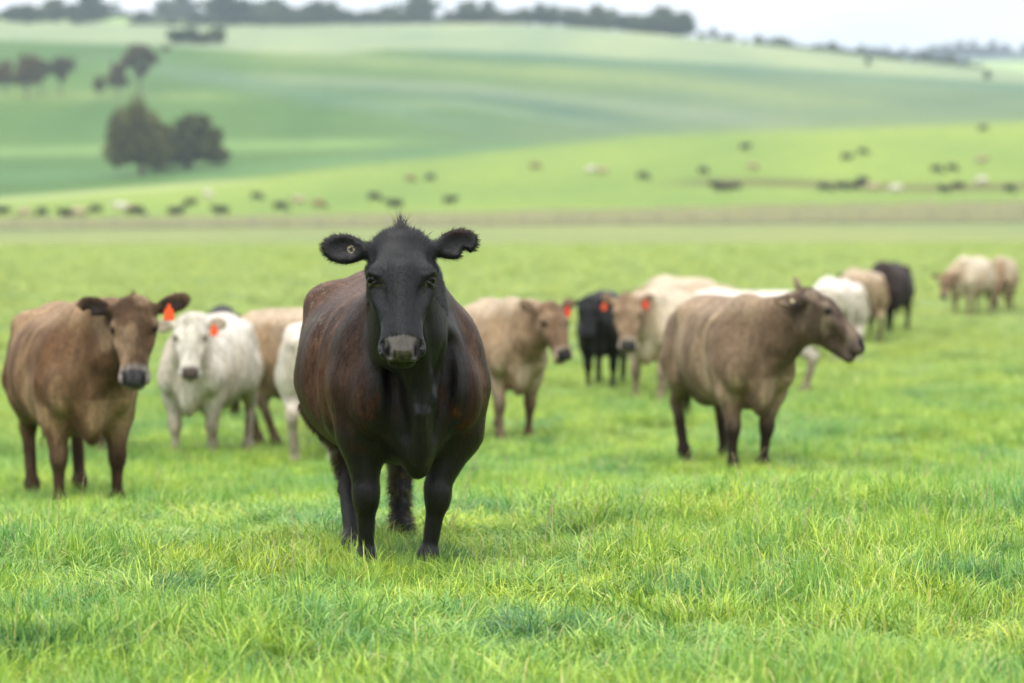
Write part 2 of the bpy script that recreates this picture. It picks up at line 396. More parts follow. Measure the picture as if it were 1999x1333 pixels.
def vnormals(V, f):
    n = np.cross(V[f[:, 2]]-V[f[:, 0]], V[f[:, 3]]-V[f[:, 1]]); vn = np.zeros_like(V)
    for i in range(4): np.add.at(vn, f[:, i], n)
    return vn/np.maximum(np.linalg.norm(vn, axis=1), 1e-12)[:, None]
# ------------------------------------------------------------ cattle
TORSO = [(-0.97, 1.10, 0.86, 0.17, 1.00), (-0.86, 1.22, 0.76, 0.25, 0.98), (-0.70, 1.28, 0.64, 0.30, 0.96), (-0.45, 1.285, 0.55, 0.365, 0.90),
         (-0.12, 1.26, 0.49, 0.415, 0.84), (0.15, 1.26, 0.49, 0.385, 0.85), (0.38, 1.28, 0.50, 0.29, 0.87), (0.55, 1.22, 0.55, 0.19, 0.86), (0.70, 1.05, 0.64, 0.11, 0.84)]
HEAD = [(-0.03, 0.005, -0.12, 0.080, -0.05), (0.03, 0.012, -0.15, 0.112, -0.05), (0.09, 0.022, -0.20, 0.132, -0.045), (0.16, 0.022, -0.225, 0.140, -0.05), (0.22, 0.012, -0.22, 0.124, -0.055),
        (0.29, 0.000, -0.185, 0.098, -0.055), (0.36, -0.008, -0.150, 0.083, -0.060), (0.42, -0.012, -0.135, 0.086, -0.065), (0.47, -0.020, -0.125, 0.092, -0.068), (0.510, -0.030, -0.118, 0.084, -0.070), (0.535, -0.05, -0.10, 0.055, -0.072)]
def head_frame(yaw, pitch, roll=0):
    f = np.array([math.sin(yaw), math.cos(yaw), 0]); z = np.array([0, 0, 1.0])
    u = math.cos(pitch)*f-math.sin(pitch)*z; v = math.sin(pitch)*f+math.cos(pitch)*z; w = np.cross(f, z)
    if roll: v, w = v*math.cos(roll)+w*math.sin(roll), w*math.cos(roll)-v*math.sin(roll)
    return u, v, w
def unit(v): v = np.array(v, float); return v/np.linalg.norm(v)
def cow_shape(sp):
    """one continuous body: barrel, neck, head, ears, four jointed legs, tail. sp is the pose."""
    h = sp.get('res', 0.016); fat = sp.get('fat', 1.0); hs = sp.get('head_size', 1.0)
    poll = np.array(sp.get('poll', (0, 0.95, 1.42))); u, v, w = head_frame(sp.get('yaw', 0), sp.get('pitch', R(60)), sp.get('roll', 0))
    H = lambda a, b, c: poll+hs*(a*u+b*v+c*w)          # along the face, out of the forehead, to the animal's right
    ends = np.array([H(0.55, 0, 0), H(0.55, -0.2, 0), poll, H(0, 0.1, 0.32), H(0, 0.1, -0.32), H(-.1, 0, 0)])
    lo = np.minimum([-0.52*max(fat, 1), -1.12, 0.02], ends.min(0)-0.08); hi = np.maximum([0.52*max(fat, 1), 0.85, 1.36], ends.max(0)+0.08)
    D = Field(lo, hi, h)
    tor = [(t, a, b if 'belly' not in sp else b-sp['belly']*math.exp(-((t+0.1)/0.4)**2), c*fat, d) for t, a, b, c, d in TORSO]
    D.loft(tor, (0, 0, 0), (0, 1, 0), (0, 0, 1), (1, 0, 0), 0.03, 2.15, 2.05, ((-0.6*fat, -1.1, 0.3), (0.6*fat, 0.9, 1.4)))
    # spine ridge, hooks, pins, shoulder blades
    D.cone((0, -0.85, 1.22), (0, 0.30, 1.255), 0.055, 0.055, 0.12)
    D.cone((0, 0.25, 1.22), (0, 0.50, 1.20), 0.09, 0.10, 0.10)
    for s in (-1, 1):
        D.ell((s*0.24*fat, -0.50, 1.17), (0.07, 0.09, 0.06), 0.14)
        D.ell((s*0.13, -0.90, 1.10), (0.06, 0.07, 0.07), 0.10)
        D.ell((s*0.225*fat, 0.34, 0.88), (0.100, 0.16, 0.24), 0.05)
        D.ell((s*0.17, 0.52, 0.80), (0.11, 0.13, 0.16), 0.06)
        D.ell((s*0.19*fat, -0.70, 0.88), (0.13, 0.23, 0.30), 0.08)
    D.ell((0, 0.55, 0.64), (0.070, 0.14, 0.15), 0.09)                        # brisket
    D.cone((0, 0.66, 0.74), (0, 0.58, 0.50), 0.045, 0.030, 0.07)
    for s in (-1, 1): D.cone((s*0.41*fat, 0.13, 0.65), (s*0.37*fat, 0.10, 1.12), 0.050, 0.040, 0.07, True)
    # neck
    nb = H(0.03, -0.13, 0); nt = H(0.16, -0.22, 0); top = np.array([0, 0.34, 1.13]); low = np.array([0, 0.50, 0.93])
    mid1 = (top+nb)/2+np.array([0, 0, 0.015+sp.get('crest', 0)]); mid2 = (low+nt)/2+np.array([0, 0.0, -0.02])
    D.cone(top, mid1, 0.165, 0.14, 0.08); D.cone(mid1, nb, 0.14, sp.get('nr', 0.095)*hs, 0.06)
    D.cone(low, mid2, 0.20, 0.145, 0.10); D.cone(mid2, nt, sp.get('nm', 0.145), sp.get('nr', 0.095)*hs, 0.06)
    D.cone((mid1+mid2)/2, (nb+nt)/2, 0.15, 0.095*hs, 0.06)
    D.cone((0, 0.64, 0.80), mid2+np.array([0, 0.06, -0.10]), 0.045, 0.028, 0.07)   # dewlap
    if sp.get('hero'):
        for s in (-1, 1): D.cone(H(0.24, -0.20, s*0.055), (s*0.030, 0.70, 0.80), 0.022, 0.017, 0.04); D.cone((s*0.030, 0.70, 0.80), (s*0.020, 0.66, 0.58), 0.017, 0.012, 0.05)
        D.cone((0.0, 0.75, 0.90), (0.008, 0.74, 0.74), 0.012, 0.018, 0.045); D.cone((0.008, 0.74, 0.74), (0.0, 0.67, 0.54), 0.018, 0.010, 0.05)
    if sp.get('hero'):
        for s in (-1, 1): D.cone((s*0.125, 0.62, 1.02), (s*0.085, 0.66, 0.66), 0.035, 0.022, 0.06, True)
    # head
    D.loft([(a*hs, b*hs, c*hs, d*hs, e*hs) for a, b, c, d, e in HEAD], poll, u, v, w, 0.03, 2.15, 1.75, (ends.min(0)-0.1, ends.max(0)+0.1))
    if not sp.get('flat_poll'): D.ell(H(0.008, -0.045, 0), (0.095*hs, 0.052*hs, 0.06*hs), 0.05, rot=(w, u, v))          # poll
    for s in (-1, 1):
        D.ell(H(0.150, -0.020, s*0.108), (0.030*hs, 0.040*hs, 0.028*hs), 0.035, rot=(w, u, v))   # brow
        D.cone(H(0.17, -0.14, s*0.055), H(0.26, -0.15, s*0.045), 0.055*hs, 0.035*hs, 0.05)     # jaw
        D.ell(H(0.235, -0.062, s*0.100), (0.020*hs, 0.06*hs, 0.018*hs), 0.03, rot=(w, u, v))  # cheek bone
        D.ell(H(0.485, -0.085, s*0.055), (0.038*hs, 0.042*hs, 0.038*hs), 0.03, rot=(w, u, v)) # muzzle lobes
    D.cone(H(0.30, -0.165, 0), H(0.480, -0.148, 0), 0.045*hs, 0.040*hs, 0.02)
    D.cone(H(0.487, -0.150, 0.022), H(0.487, -0.150, -0.022), 0.040*hs, 0.040*hs, 0.012)
    D.cone(H(0.16, -0.004, 0), H(0.44, -0.040, 0), 0.050*hs, 0.036*hs, 0.04)
    for s in (-1, 1): D.cone(H(0.235, -0.055, s*0.106), H(0.36, -0.075, s*0.074), 0.016*hs, 0.012*hs, 0.025); D.ell(H(0.27, -0.012, s*0.092), (0.022*hs, 0.05*hs, 0.016*hs), 0.03, True, rot=(w, u, v)); D.ell(H(0.085, 0.0, s*0.128), (0.020*hs, 0.045*hs, 0.03*hs), 0.03, True, rot=(w, u, v))              # chin
    for s in (-1, 1):
        if h < 0.02:
            D.ell(H(0.190, -0.010, s*0.134), (0.024, 0.030, 0.024), 0.012, True, rot=(w, u, v))
            D.cone(H(0.168, -0.055, s*0.136), H(0.168, -0.012, s*0.127), 0.011, 0.011, 0.010); D.cone(H(0.168, -0.012, s*0.127), H(0.186, 0.0, s*0.098), 0.011, 0.009, 0.012); D.cone(H(0.216, -0.044, s*0.132), H(0.214, -0.012, s*0.114), 0.006, 0.007, 0.010)
            a, b = H(0.478, -0.034, s*0.070), H(0.515, -0.066, s*0.048)
            D.cone(a, b, 0.017*hs, 0.013*hs, 0.012, True); D.cone(a, H(0.470, -0.052, s*0.086), 0.013*hs, 0.006*hs, 0.012, True)
    if h < 0.02:
        q = H(0.545, -0.120, 0)
        for s in (-1, 1): D.cone(q, H(0.475, -0.122, s*0.080), 0.0065, 0.006, 0.010, True)
    if sp.get('jaw'): D.ell(H(0.15, -0.165, 0), (0.080, 0.150, 0.115), 0.07, rot=(w, u, v)); D.cone(H(0.22, -0.19, 0), H(0.44, -0.145, 0), 0.060, 0.045, 0.05)
    # ears
    for s, (el, up, fw) in zip((-1, 1), sp.get('ears', [(0.19, 0.05, 0.0)]*2)):
        a = H(0.045, -0.065, s*0.100); dr = unit(s*w*1.0-u*up+v*fw)
        wd = unit(np.cross(dr, v))*s; nn = unit(np.cross(dr, wd)); nn = nn if nn@v > 0 else -nn
        nn = unit(nn+0.25*u); wd = unit(np.cross(nn, dr))
        D.cone(a, a+dr*0.07, 0.036, 0.026, 0.03)
        cc = a+dr*(0.045+el*0.5)
        D.ell(cc, (el*0.53, 0.062, max(0.020, h*1.15)), 0.02, rot=(dr, wd, nn))
        D.ell(cc+nn*0.022+dr*0.0, (el*0.44, 0.046, 0.020), 0.010, True, rot=(dr, wd, nn))
        if sp.get('notch') == s:
            D.ell(a+dr*(0.03+el*0.72)-wd*np.sign(wd@np.array([0, 0, 1.]))*0.055, (0.020, 0.030, 0.08), 0.008, True, rot=(dr, wd, nn))
        sp.setdefault('ear_pts', {})[s] = (a+dr*(0.035+el*0.40)+nn*0.012, dr, wd, nn)
    # legs
    feet = sp.get('feet', {}); hoofs = []
    for key, sx in (('fr', 1), ('fl', -1)):
        dx, dy, kb = (feet.get(key, (0, 0, 0))+(0,))[:3]
        el = np.array([sx*0.20*fat, 0.38, 0.70]); ft = np.array([sx*0.155+dx, 0.40+dy, 0.12]); kn = np.array([(el[0]*0.30+ft[0]*0.70), (el[1]*0.35+ft[1]*0.65)+0.02+kb, 0.375])
        D.cone(el+np.array([0, -0.02, 0.12]), el+np.array([0, 0, -0.06]), 0.14, 0.102, 0.06); D.cone(el+np.array([0, 0, -0.06]), kn+np.array([0, 0, 0.05]), 0.102, 0.055, 0.05)
        D.ell(kn+np.array([0, 0.005, 0]), (0.055, 0.060, 0.075), 0.035); D.cone(kn, ft, 0.042, 0.031, 0.03); D.ell(ft, (0.041, 0.047, 0.042), 0.03)
        D.cone(ft, ft+np.array([0, 0.035, -0.07]), 0.037, 0.038, 0.03); hoofs.append(ft+np.array([0, 0.045, -0.12]))
    for key, sx in (('hr', 1), ('hl', -1)):
        dx, dy = feet.get(key, (0, 0))[:2]
        st = np.array([sx*0.20*fat, -0.58+0.25*dy, 0.72]); ft = np.array([sx*0.16+dx, -0.80+dy, 0.12]); hk = np.array([sx*0.165+dx*0.7, -0.90+dy*0.85, 0.49])
        D.cone(st+np.array([0, -0.06, 0.08]), st, 0.17, 0.13, 0.08); D.cone(st, hk+np.array([0, 0.03, 0.03]), 0.135, 0.058, 0.06)
        D.cone(hk+np.array([0, 0.01, 0.02]), hk+np.array([0, -0.025, 0.035]), 0.05, 0.035, 0.03); D.ell(hk+np.array([0, 0.01, -0.02]), (0.045, 0.055, 0.065), 0.04)
        D.cone(hk, ft, 0.046, 0.038, 0.03); D.ell(ft, (0.048, 0.054, 0.048), 0.03); D.cone(ft, ft+np.array([0, 0.035, -0.07]), 0.043, 0.045, 0.03)
        hoofs.append(ft+np.array([0, 0.045, -0.12]))
    D.ell((0, -0.52, 0.57), (0.13, 0.17, 0.10), 0.06)                       # udder
    tb = np.array([0, -0.93, 1.21]); tm = np.array([0.01, -1.03, 1.0]); te = np.array(sp.get('tail', (0.0, -1.02, 0.62)))
    D.cone(tb, tm, 0.036, 0.028, 0.03); D.cone(tm, te, 0.028, max(0.018, h*0.9), 0.03)
    V, f = D.mesh(1)
    sp['hoofs'] = hoofs; sp['H'] = H; sp['uvw'] = (u, v, w); sp['tail_end'] = te
    return V, f
def head_coords(V, sp):
    poll = np.array(sp.get('poll', (0, 0.95, 1.42))); u, v, w = sp['uvw']; q = (V-poll)/sp.get('head_size', 1.0)
    return q@u, q@v, q@w
def coat_colour(V, n, sp):
    c = {k: np.array(x, float) for k, x in sp['coat'].items()}
    hu, hv, hw = head_coords(V, sp)
    inhead = sm(0.10, 0.0, -hu)*sm(-0.27, -0.20, hv)*sm(0.34, 0.30, np.abs(hw))*(hu < 0.6)*(V[:, 1] > 0.5) if not sp.get('graze') else (sm(0.1, 0, -hu)*sm(-0.3, -0.24, hv)*(np.abs(hw) < 0.33)*(hu < 0.6)*(V[:, 1] > 0.45))
    n1 = vnoise(V*np.array([1, 1.2, 0.55])+0.3*V[:, [1, 2, 0]], 4.5, 1); n2 = vnoise(V*np.array([1, 1.3, 0.6]), 11, 2); n3 = vnoise(V*np.array([1, 1, 0.4]), 22, 3); fl = vnoise(V*np.array([1, 2.2, 0.7])+0.4*V[:, [2, 0, 1]], 7, 8)
    col = np.tile(c['body'], (len(V), 1))
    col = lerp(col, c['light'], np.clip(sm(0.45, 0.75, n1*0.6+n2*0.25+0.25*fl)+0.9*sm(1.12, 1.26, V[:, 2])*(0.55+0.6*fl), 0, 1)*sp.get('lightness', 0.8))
    # shoulder crease and flank lines where the hair parts
    cr = np.exp(-((V[:, 1]-0.12-0.19*sm(0.95, 0.45, V[:, 2])-0.10*sm(1.1, 1.3, V[:, 2]))/(0.020+0.02*n1))**2)*sm(0.25, 0.45, V[:, 2])*sm(0.10, 0.16, np.abs(V[:, 0]))*(0.5+0.7*n2)
    col = lerp(col, c.get('crease', c['light']), np.clip(cr*sp.get('crease', 0.6), 0, 1))
    bd = np.exp(-((np.abs(V[:, 0])-0.175-0.16*(V[:, 2]-0.6))/0.028)**2)*sm(0.44, 0.52, V[:, 1])*sm(0.50, 0.58, V[:, 2])*sm(1.05, 0.85, V[:, 2])*(0.4+0.9*n2)
    col = lerp(col, c.get('crease', c['light']), np.clip(bd*sp.get('crease', 0.6)*0.8*sp.get('band', 1), 0, 1))
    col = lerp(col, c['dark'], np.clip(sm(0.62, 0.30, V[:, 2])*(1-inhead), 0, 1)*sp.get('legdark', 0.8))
    neck = sm(0.50, 0.80, V[:, 1])*(1-inhead)*(V[:, 2] > 0.75)
    col = lerp(col, c.get('neck', c['body']), neck)
    hc = np.tile(c.get('face', c['body']), (len(V), 1))
    hc = lerp(hc, c.get('face_light', c.get('face', c['light'])), sm(0.42, 0.7, n2)*0.6)
    muz = sm(0.40, 0.455, hu)*sm(-0.26, -0.2, hv)
    hc = lerp(hc, c.get('muzzle', np.array([0.3, 0.27, 0.24])), muz)
    pad = sm(0.445, 0.463, hu)*sm(0.012, -0.004, np.abs(hw)-0.068-0.22*(hv+0.04))*sm(-0.112, -0.100, hv)
    hc = lerp(hc, c.get('nose', np.array([0.13, 0.11, 0.11])), pad)
    noz = np.exp(-(((np.abs(hw)-0.058)/0.013)**2+((hu-0.497)/0.022)**2))*sm(-0.10, -0.08, hv); hc = lerp(hc, np.array([0.01, 0.008, 0.008]), np.clip(1.2*noz, 0, 1))
    hc = lerp(hc, np.array([0.008, 0.007, 0.006]), np.exp(-((hv+0.121)/0.006)**2)*sm(0.46, 0.475, hu)*0.9)
    eye = np.exp(-((hu-0.19)/0.030)**2-((hv+0.035)/0.022)**2)*(np.abs(hw) > 0.08); hc = lerp(hc, c.get('eye_ring', c['dark']*0.6), np.clip(1.3*eye, 0, 1)*0.9)
    ear = sm(0.140, 0.170, np.abs(hw))*(hu < 0.15)*sm(-0.17, -0.13, hv)*sm(-0.16, -0.12, hu); hc = lerp(hc, c.get('ear', c['dark']), ear*0.9)
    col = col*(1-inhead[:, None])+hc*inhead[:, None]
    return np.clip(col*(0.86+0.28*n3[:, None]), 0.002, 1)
def strands(name, P, Nn, D, L_, W_, C, parent, mat, seg=1, sag=0.0, curl=0.0):
    """short hairs: one tapering strip each"""
    n = len(P); side = np.cross(D, Nn); side /= np.maximum(np.linalg.norm(side, axis=1), 1e-6)[:, None]
    vs, fs = [], []
    if seg == 1:
        a = P-side*W_[:, None]/2; b = P+side*W_[:, None]/2; t = P+D*L_[:, None]
        Vv = np.stack([a, b, t], 1).reshape(-1, 3); fa = np.arange(3*n).reshape(n, 3); per = 3
    else:
        rows = []
        for k in range(seg+1):
            t = k/seg; q = P+D*(L_*t)[:, None]; q[:, 2] -= sag*L_*t*t; q += curl*(L_*t*t)[:, None]*side*np.sin(np.arange(n)*2.4)[:, None]
            wd = W_*(1-t*0.92)/2
            rows += [q-side*wd[:, None], q+side*wd[:, None]]
        Vv = np.stack(rows, 1).reshape(-1, 3); per = 2*(seg+1)
        base = (np.arange(n)*per)[:, None]
        fa = np.concatenate([base+np.array([2*k, 2*k+1, 2*k+3, 2*k+2]) for k in range(seg)])
    me = make_mesh(name, Vv, fa); set_col(me, 'coat', np.repeat(C, per, 0)); me.materials.append(mat)
    me.normals_split_custom_set_from_vertices(np.repeat(Nn, per, 0).tolist())
    o = bpy.data.objects.new(name, me); COL.objects.link(o); o.parent = parent; o['kind'] = 'stuff'
    return o
def sphere_mesh(name, r, mat, a=14, b=9):
    vs = [(0, 0, r)]+[(r*math.sin(math.pi*i/b)*math.cos(2*math.pi*j/a), r*math.sin(math.pi*i/b)*math.sin(2*math.pi*j/a), r*math.cos(math.pi*i/b)) for i in range(1, b) for j in range(a)]+[(0, 0, -r)]
    fs = [(0, 1+j, 1+(j+1) % a) for j in range(a)]
    fs += [(1+i*a+j, 1+(i+1)*a+j, 1+(i+1)*a+(j+1) % a, 1+i*a+(j+1) % a) for i in range(b-2) for j in range(a)]
    fs += [(len(vs)-1, 1+(b-2)*a+(j+1) % a, 1+(b-2)*a+j) for j in range(a)]
    me = make_mesh(name, vs, fs); me.materials.append(mat); return me
EYE = sphere_mesh('eye', 0.023, M_EYE)
def hoof_mesh():
    D = Field((-0.08, -0.09, -0.02), (0.08, 0.13, 0.10), 0.007)
    for s in (-1, 1): D.cone((s*0.022, -0.01, 0.05), (s*0.024, 0.045, 0.022), 0.030, 0.024, 0.008); D.cone((s*0.020, -0.035, 0.02), (s*0.024, 0.04, 0.018), 0.026, 0.022, 0.01)
    D.ell((0, 0.02, -0.05), (0.2, 0.2, 0.05), 0.004, True)
    V, f = D.mesh(1); me = make_mesh('hoof', V, f); me.materials.append(M_HOOF); return me
HOOF = hoof_mesh()
def tag_mesh(mat, kind):
    if kind == 'button':
        n = 16; vs = []; 
        for z in (-0.003, 0.003):
            for rr_ in (0.016, 0.0075): vs += [(rr_*math.cos(2*math.pi*i/n), rr_*math.sin(2*math.pi*i/n), z) for i in range(n)]
        fs = []
        for i in range(n):
            j = (i+1) % n; fs += [(i, j, n+j, n+i), (2*n+j, 2*n+i, 3*n+i, 3*n+j), (j, i, 2*n+i, 2*n+j), (n+i, n+j, 3*n+j, 3*n+i)]
    else:
        out_ = [(-0.008, 0.018), (0.008, 0.018), (0.012, 0.0), (0.030, -0.022), (0.032, -0.075), (0.026, -0.082), (-0.026, -0.082), (-0.032, -0.075), (-0.030, -0.022), (-0.012, 0.0)]
        n = len(out_); vs = [(x, z_, y) for z_ in (-0.0015, 0.0015) for x, y in out_]
        fs = [tuple(range(n)), tuple(range(2*n-1, n-1, -1))]+[(i, n+i, n+(i+1) % n, (i+1) % n) for i in range(n)]
    me = make_mesh('ear_tag', vs, fs, False); me.materials.append(mat); return me
TAGS = {'orange': tag_mesh(M_TAG, 'flap'), 'red': tag_mesh(M_REDTAG, 'flap'), 'button': tag_mesh(M_YTAG, 'button')}
def to_mat(cx, cy_, cz, loc):
    m = Matrix(((cx[0], cy_[0], cz[0], loc[0]), (cx[1], cy_[1], cz[1], loc[1]), (cx[2], cy_[2], cz[2], loc[2]), (0, 0, 0, 1))); return m
def make_cow(px, r, theta, sp, label, scale=1.0, group=None, face=None, sink=0.0):
    x, y = spot(px, r)
    root = bpy.data.objects.new('cow', None); COL.objects.link(root); root.empty_display_size = 0.3
    root.location = (x, y, gz(x, y)-sink); root.rotation_euler = (0, 0, R(theta)); root.scale = (scale,)*3
    prop(root, label, 'cow', group)
    if face is not None: sp['yaw'] = R(theta-face)
    V, f = cow_shape(sp); n = vnormals(V, f)
    if sp.get('post'): V = sp['post'](V, n)
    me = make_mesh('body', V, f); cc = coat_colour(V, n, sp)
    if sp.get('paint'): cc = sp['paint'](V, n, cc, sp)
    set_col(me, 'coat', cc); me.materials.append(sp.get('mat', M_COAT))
    bo = bpy.data.objects.new('body', me); COL.objects.link(bo); bo.parent = root
    H = sp['H']; u, v, w = sp['uvw']
    for s in (-1, 1):
        e = bpy.data.objects.new('eye', EYE); COL.objects.link(e); e.parent = root; e.location = H(0.191, -0.031, s*0.115)
    for hp in sp['hoofs']:
        e = bpy.data.objects.new('hoof', HOOF); COL.objects.link(e); e.parent = root; e.location = tuple(hp)
    for s, kind in sp.get('tags', []):
        c0, dr, wd, nn = sp['ear_pts'][s]
        e = bpy.data.objects.new('ear_tag', TAGS[kind]); COL.objects.link(e); e.parent = root
        if kind == 'button': e.matrix_local = to_mat(dr, wd, nn, c0-nn*0.010)
        else:
            zz = np.array([0, 0, 1.0]); nf = unit(nn-zz*(nn@zz)+np.array([0, 0.001, 0])); xx = np.cross(nf, zz); e.matrix_local = to_mat(xx, nf, zz, c0+nn*0.012+np.array([0, 0, -0.018]))
    # tail switch
    te = sp['tail_end']; k = 160 if sp.get('hero') else 70
    P = te+rng.normal(0, 0.012, (k, 3))*np.array([1, 1, 2.5]); Dd = np.stack([rng.normal(0, 0.09, k), rng.normal(0.0, 0.09, k), -np.ones(k)], 1); Dd /= np.linalg.norm(Dd, axis=1)[:, None]
    o = strands('tail_switch', P, np.tile([0, -1., 0], (k, 1)), Dd, rng.uniform(0.12, 0.30, k), np.full(k, 0.008), np.tile(np.array(sp['coat']['dark'])*0.8, (k, 1)), root, M_FUR, 3, 0.0, 0.1)
    # tuft on the poll
    tl, tn = sp.get('tuft', (0.035, 120))
    if tn:
        q = rng.normal(0, 1, (tn, 2)); cen = rng.random(tn) < 0.45
        q[:, 1] *= np.where(cen, 0.5, 0.9)
        P = np.array([H(-0.004+0.016*a, -0.022, 0.034*b) for a, b in q])
        Dd = np.array([unit(-u*1.0+v*rng.normal(0.2, 0.25)+w*((-0.3 if c_ else 0.35)*b+rng.normal(0.05, 0.16))) for (a, b), c_ in zip(q, cen)]); Nn = np.tile(v, (tn, 1))
        ll = tl*rng.uniform(0.5, 1.3, tn)*np.where(cen, np.exp(-(q[:, 1]*1.6)**2), 0.24)
        o = strands('hair_tuft', P, Nn, Dd, ll, np.full(tn, 0.005 if not sp.get('hero') else 0.0035), np.tile(np.array(sp['coat'].get('tuft', sp['coat']['dark'])), (tn, 1)), root, M_FUR, 4, 0.0, 0.25)
    nf_ = sp.get('fur', 0)
    if nf_:
        A = np.linalg.norm(np.cross(V[f[:, 2]]-V[f[:, 0]], V[f[:, 3]]-V[f[:, 1]]), axis=1)
        hu, hv, hw = head_coords(V, sp); fcen = V[f].mean(1); hd = (np.linalg.norm(fcen-H(0.2, -0.05, 0), axis=1) < 0.42)
        A = A*np.where(hd, 2.2, 1)
        fi = rng.choice(len(f), nf_, p=A/A.sum()); a, b = rng.random((2, nf_))[:, :, None]
        q = V[f[fi]]; P = (q[:, 0]*(1-a)+q[:, 1]*a)*(1-b)+(q[:, 3]*(1-a)+q[:, 2]*a)*b
        Nn = n[f[fi, 0]]; C = cc[f[fi, 0]]
        hu, hv, hw = head_coords(P, sp); isear = (np.abs(hw) > 0.125) & (hu < 0.15) & (hu > -0.2) & (np.abs(hw) < 0.35) & (P[:, 1] > 0.6)
        ishead = hd[fi] & (hu > -0.08) & (hv > -0.25)
        flow = np.tile([0, -0.6, -0.8], (nf_, 1)).astype(float)
        up_ = sm(0.22, 0.14, hu)[:, None]
        flow = np.where(ishead[:, None], -u*up_+u*(1-up_)*0.8+w*(hw*6)[:, None], flow)
        flow = np.where(isear[:, None], w*np.sign(hw)[:, None]+0.6*u*0, flow)
        flow = flow+rng.normal(0, 0.28, flow.shape)
        flow -= Nn*(flow*Nn).sum(1)[:, None]; flow /= np.maximum(np.linalg.norm(flow, axis=1), 1e-5)[:, None]
        lift = np.where(isear, 0.7, np.where(ishead, 0.28, 0.33))[:, None]
        Dd = flow+Nn*lift; Dd /= np.linalg.norm(Dd, axis=1)[:, None]
        ln = np.where(isear, 0.020, np.where(ishead, 0.013, 0.017))*rng.uniform(0.6, 1.3, nf_)
        ln = np.where(ishead & ~isear & (hu < 0.09), ln*rng.uniform(1.2, 2.6, nf_), ln); Dd[ishead & (hu < 0.09)] += 0.25*Nn[ishead & (hu < 0.09)]
        keep = ~(ishead & (hu > 0.44)) & ~(ishead & (np.hypot(hu-0.19, hv+0.025) < 0.036) & (np.abs(hw) > 0.08))
        if 'muddy' in sp:
            md = (P[:, 1] < -0.3) & (P[:, 2] < 0.72); ln = np.where(md, ln*1.7, ln); Dd[md] += Nn[md]*0.5
        hh, cv = rng.uniform(0.45, 1.9, nf_), C
        strands('coat_hair', (P-Nn*0.002)[keep], Nn[keep], Dd[keep], ln[keep], np.full(keep.sum(), 0.0020), (cv*hh[:, None])[keep], root, M_FUR)
    return root
BROWN = dict(body=(0.118, 0.062, 0.030), light=(0.30, 0.195, 0.11), dark=(0.030, 0.019, 0.013), face=(0.07098, 0.04095, 0.02293), face_light=(0.29, 0.195, 0.12), neck=(0.09282, 0.05187, 0.0273), muzzle=(0.1966, 0.1638, 0.1474), nose=(0.06552, 0.06006, 0.06552), ear=(0.01638, 0.01092, 0.00819), crease=(0.33, 0.22, 0.12), tuft=(0.08736, 0.04914, 0.02184))
GREY = dict(body=(0.150, 0.098, 0.060), light=(0.30, 0.215, 0.140), dark=(0.022, 0.015, 0.011), face=(0.08775, 0.0598, 0.0429), face_light=(0.27, 0.205, 0.145), neck=(0.112, 0.073, 0.046), muzzle=(0.0975, 0.0715, 0.0585), nose=(0.0195, 0.01625, 0.01625), ear=(0.012, 0.009, 0.008), crease=(0.38, 0.28, 0.17))
WHITE = dict(body=(0.46, 0.395, 0.31), light=(0.58, 0.53, 0.46), dark=(0.2083, 0.1528, 0.1042), face=(0.4722, 0.4236, 0.3472), face_light=(0.58, 0.53, 0.46), muzzle=(0.4861, 0.4444, 0.3889), nose=(0.1389, 0.1042, 0.09722), ear=(0.2778, 0.2222, 0.1597), eye_ring=(0.1042, 0.07638, 0.05555), tuft=(0.4166, 0.3472, 0.25))
TAN = dict(body=(0.276, 0.1863, 0.1069), light=(0.414, 0.3243, 0.2277), dark=(0.0759, 0.0483, 0.03105), face=(0.1518, 0.09315, 0.0552), face_light=(0.2484, 0.1656, 0.1035), neck=(0.2277, 0.1518, 0.0897), muzzle=(0.2898, 0.2208, 0.1656), nose=(0.0414, 0.0345, 0.0345), ear=(0.0897, 0.0552, 0.0345), crease=(0.414, 0.3174, 0.207))
CREAM = dict(body=(0.3921, 0.2923, 0.1854), light=(0.4991, 0.4135, 0.3066), dark=(0.1426, 0.09269, 0.0606), face=(0.1996, 0.1283, 0.07843), face_light=(0.2995, 0.2068, 0.1283), neck=(0.3708, 0.2852, 0.1854), muzzle=(0.3209, 0.2567, 0.1925), nose=(0.06417, 0.05704, 0.05704), ear=(0.1426, 0.09269, 0.05704))
BLACK = dict(body=(0.0063, 0.0054, 0.0054), light=(0.0135, 0.00945, 0.00765), dark=(0.0036, 0.00315, 0.00315), face=(0.0054, 0.00495, 0.0054), muzzle=(0.0135, 0.0126, 0.0135), nose=(0.0225, 0.0225, 0.0234), ear=(0.0036, 0.0036, 0.0036), crease=(0.009, 0.0072, 0.0063))
DKBRN = dict(body=(0.0175, 0.0115, 0.01), light=(0.0375, 0.0235, 0.019), dark=(0.0055, 0.0045, 0.0045), face=(0.01, 0.0075, 0.007), muzzle=(0.015, 0.014, 0.015), nose=(0.02, 0.02, 0.02), ear=(0.005, 0.005, 0.005), crease=(0.025, 0.015, 0.0125))
HEROC = dict(body=(0.044, 0.024, 0.016), light=(0.098, 0.051, 0.031), dark=(0.0045, 0.0038, 0.0038), face=(0.0050, 0.0048, 0.0056), face_light=(0.008, 0.008, 0.0095), neck=(0.007, 0.006, 0.006), muzzle=(0.010, 0.010, 0.011), nose=(0.13, 0.115, 0.11), ear=(0.0045, 0.004, 0.004), crease=(0.12, 0.052, 0.026), tuft=(0.012, 0.011, 0.012), eye_ring=(0.003, 0.003, 0.003))
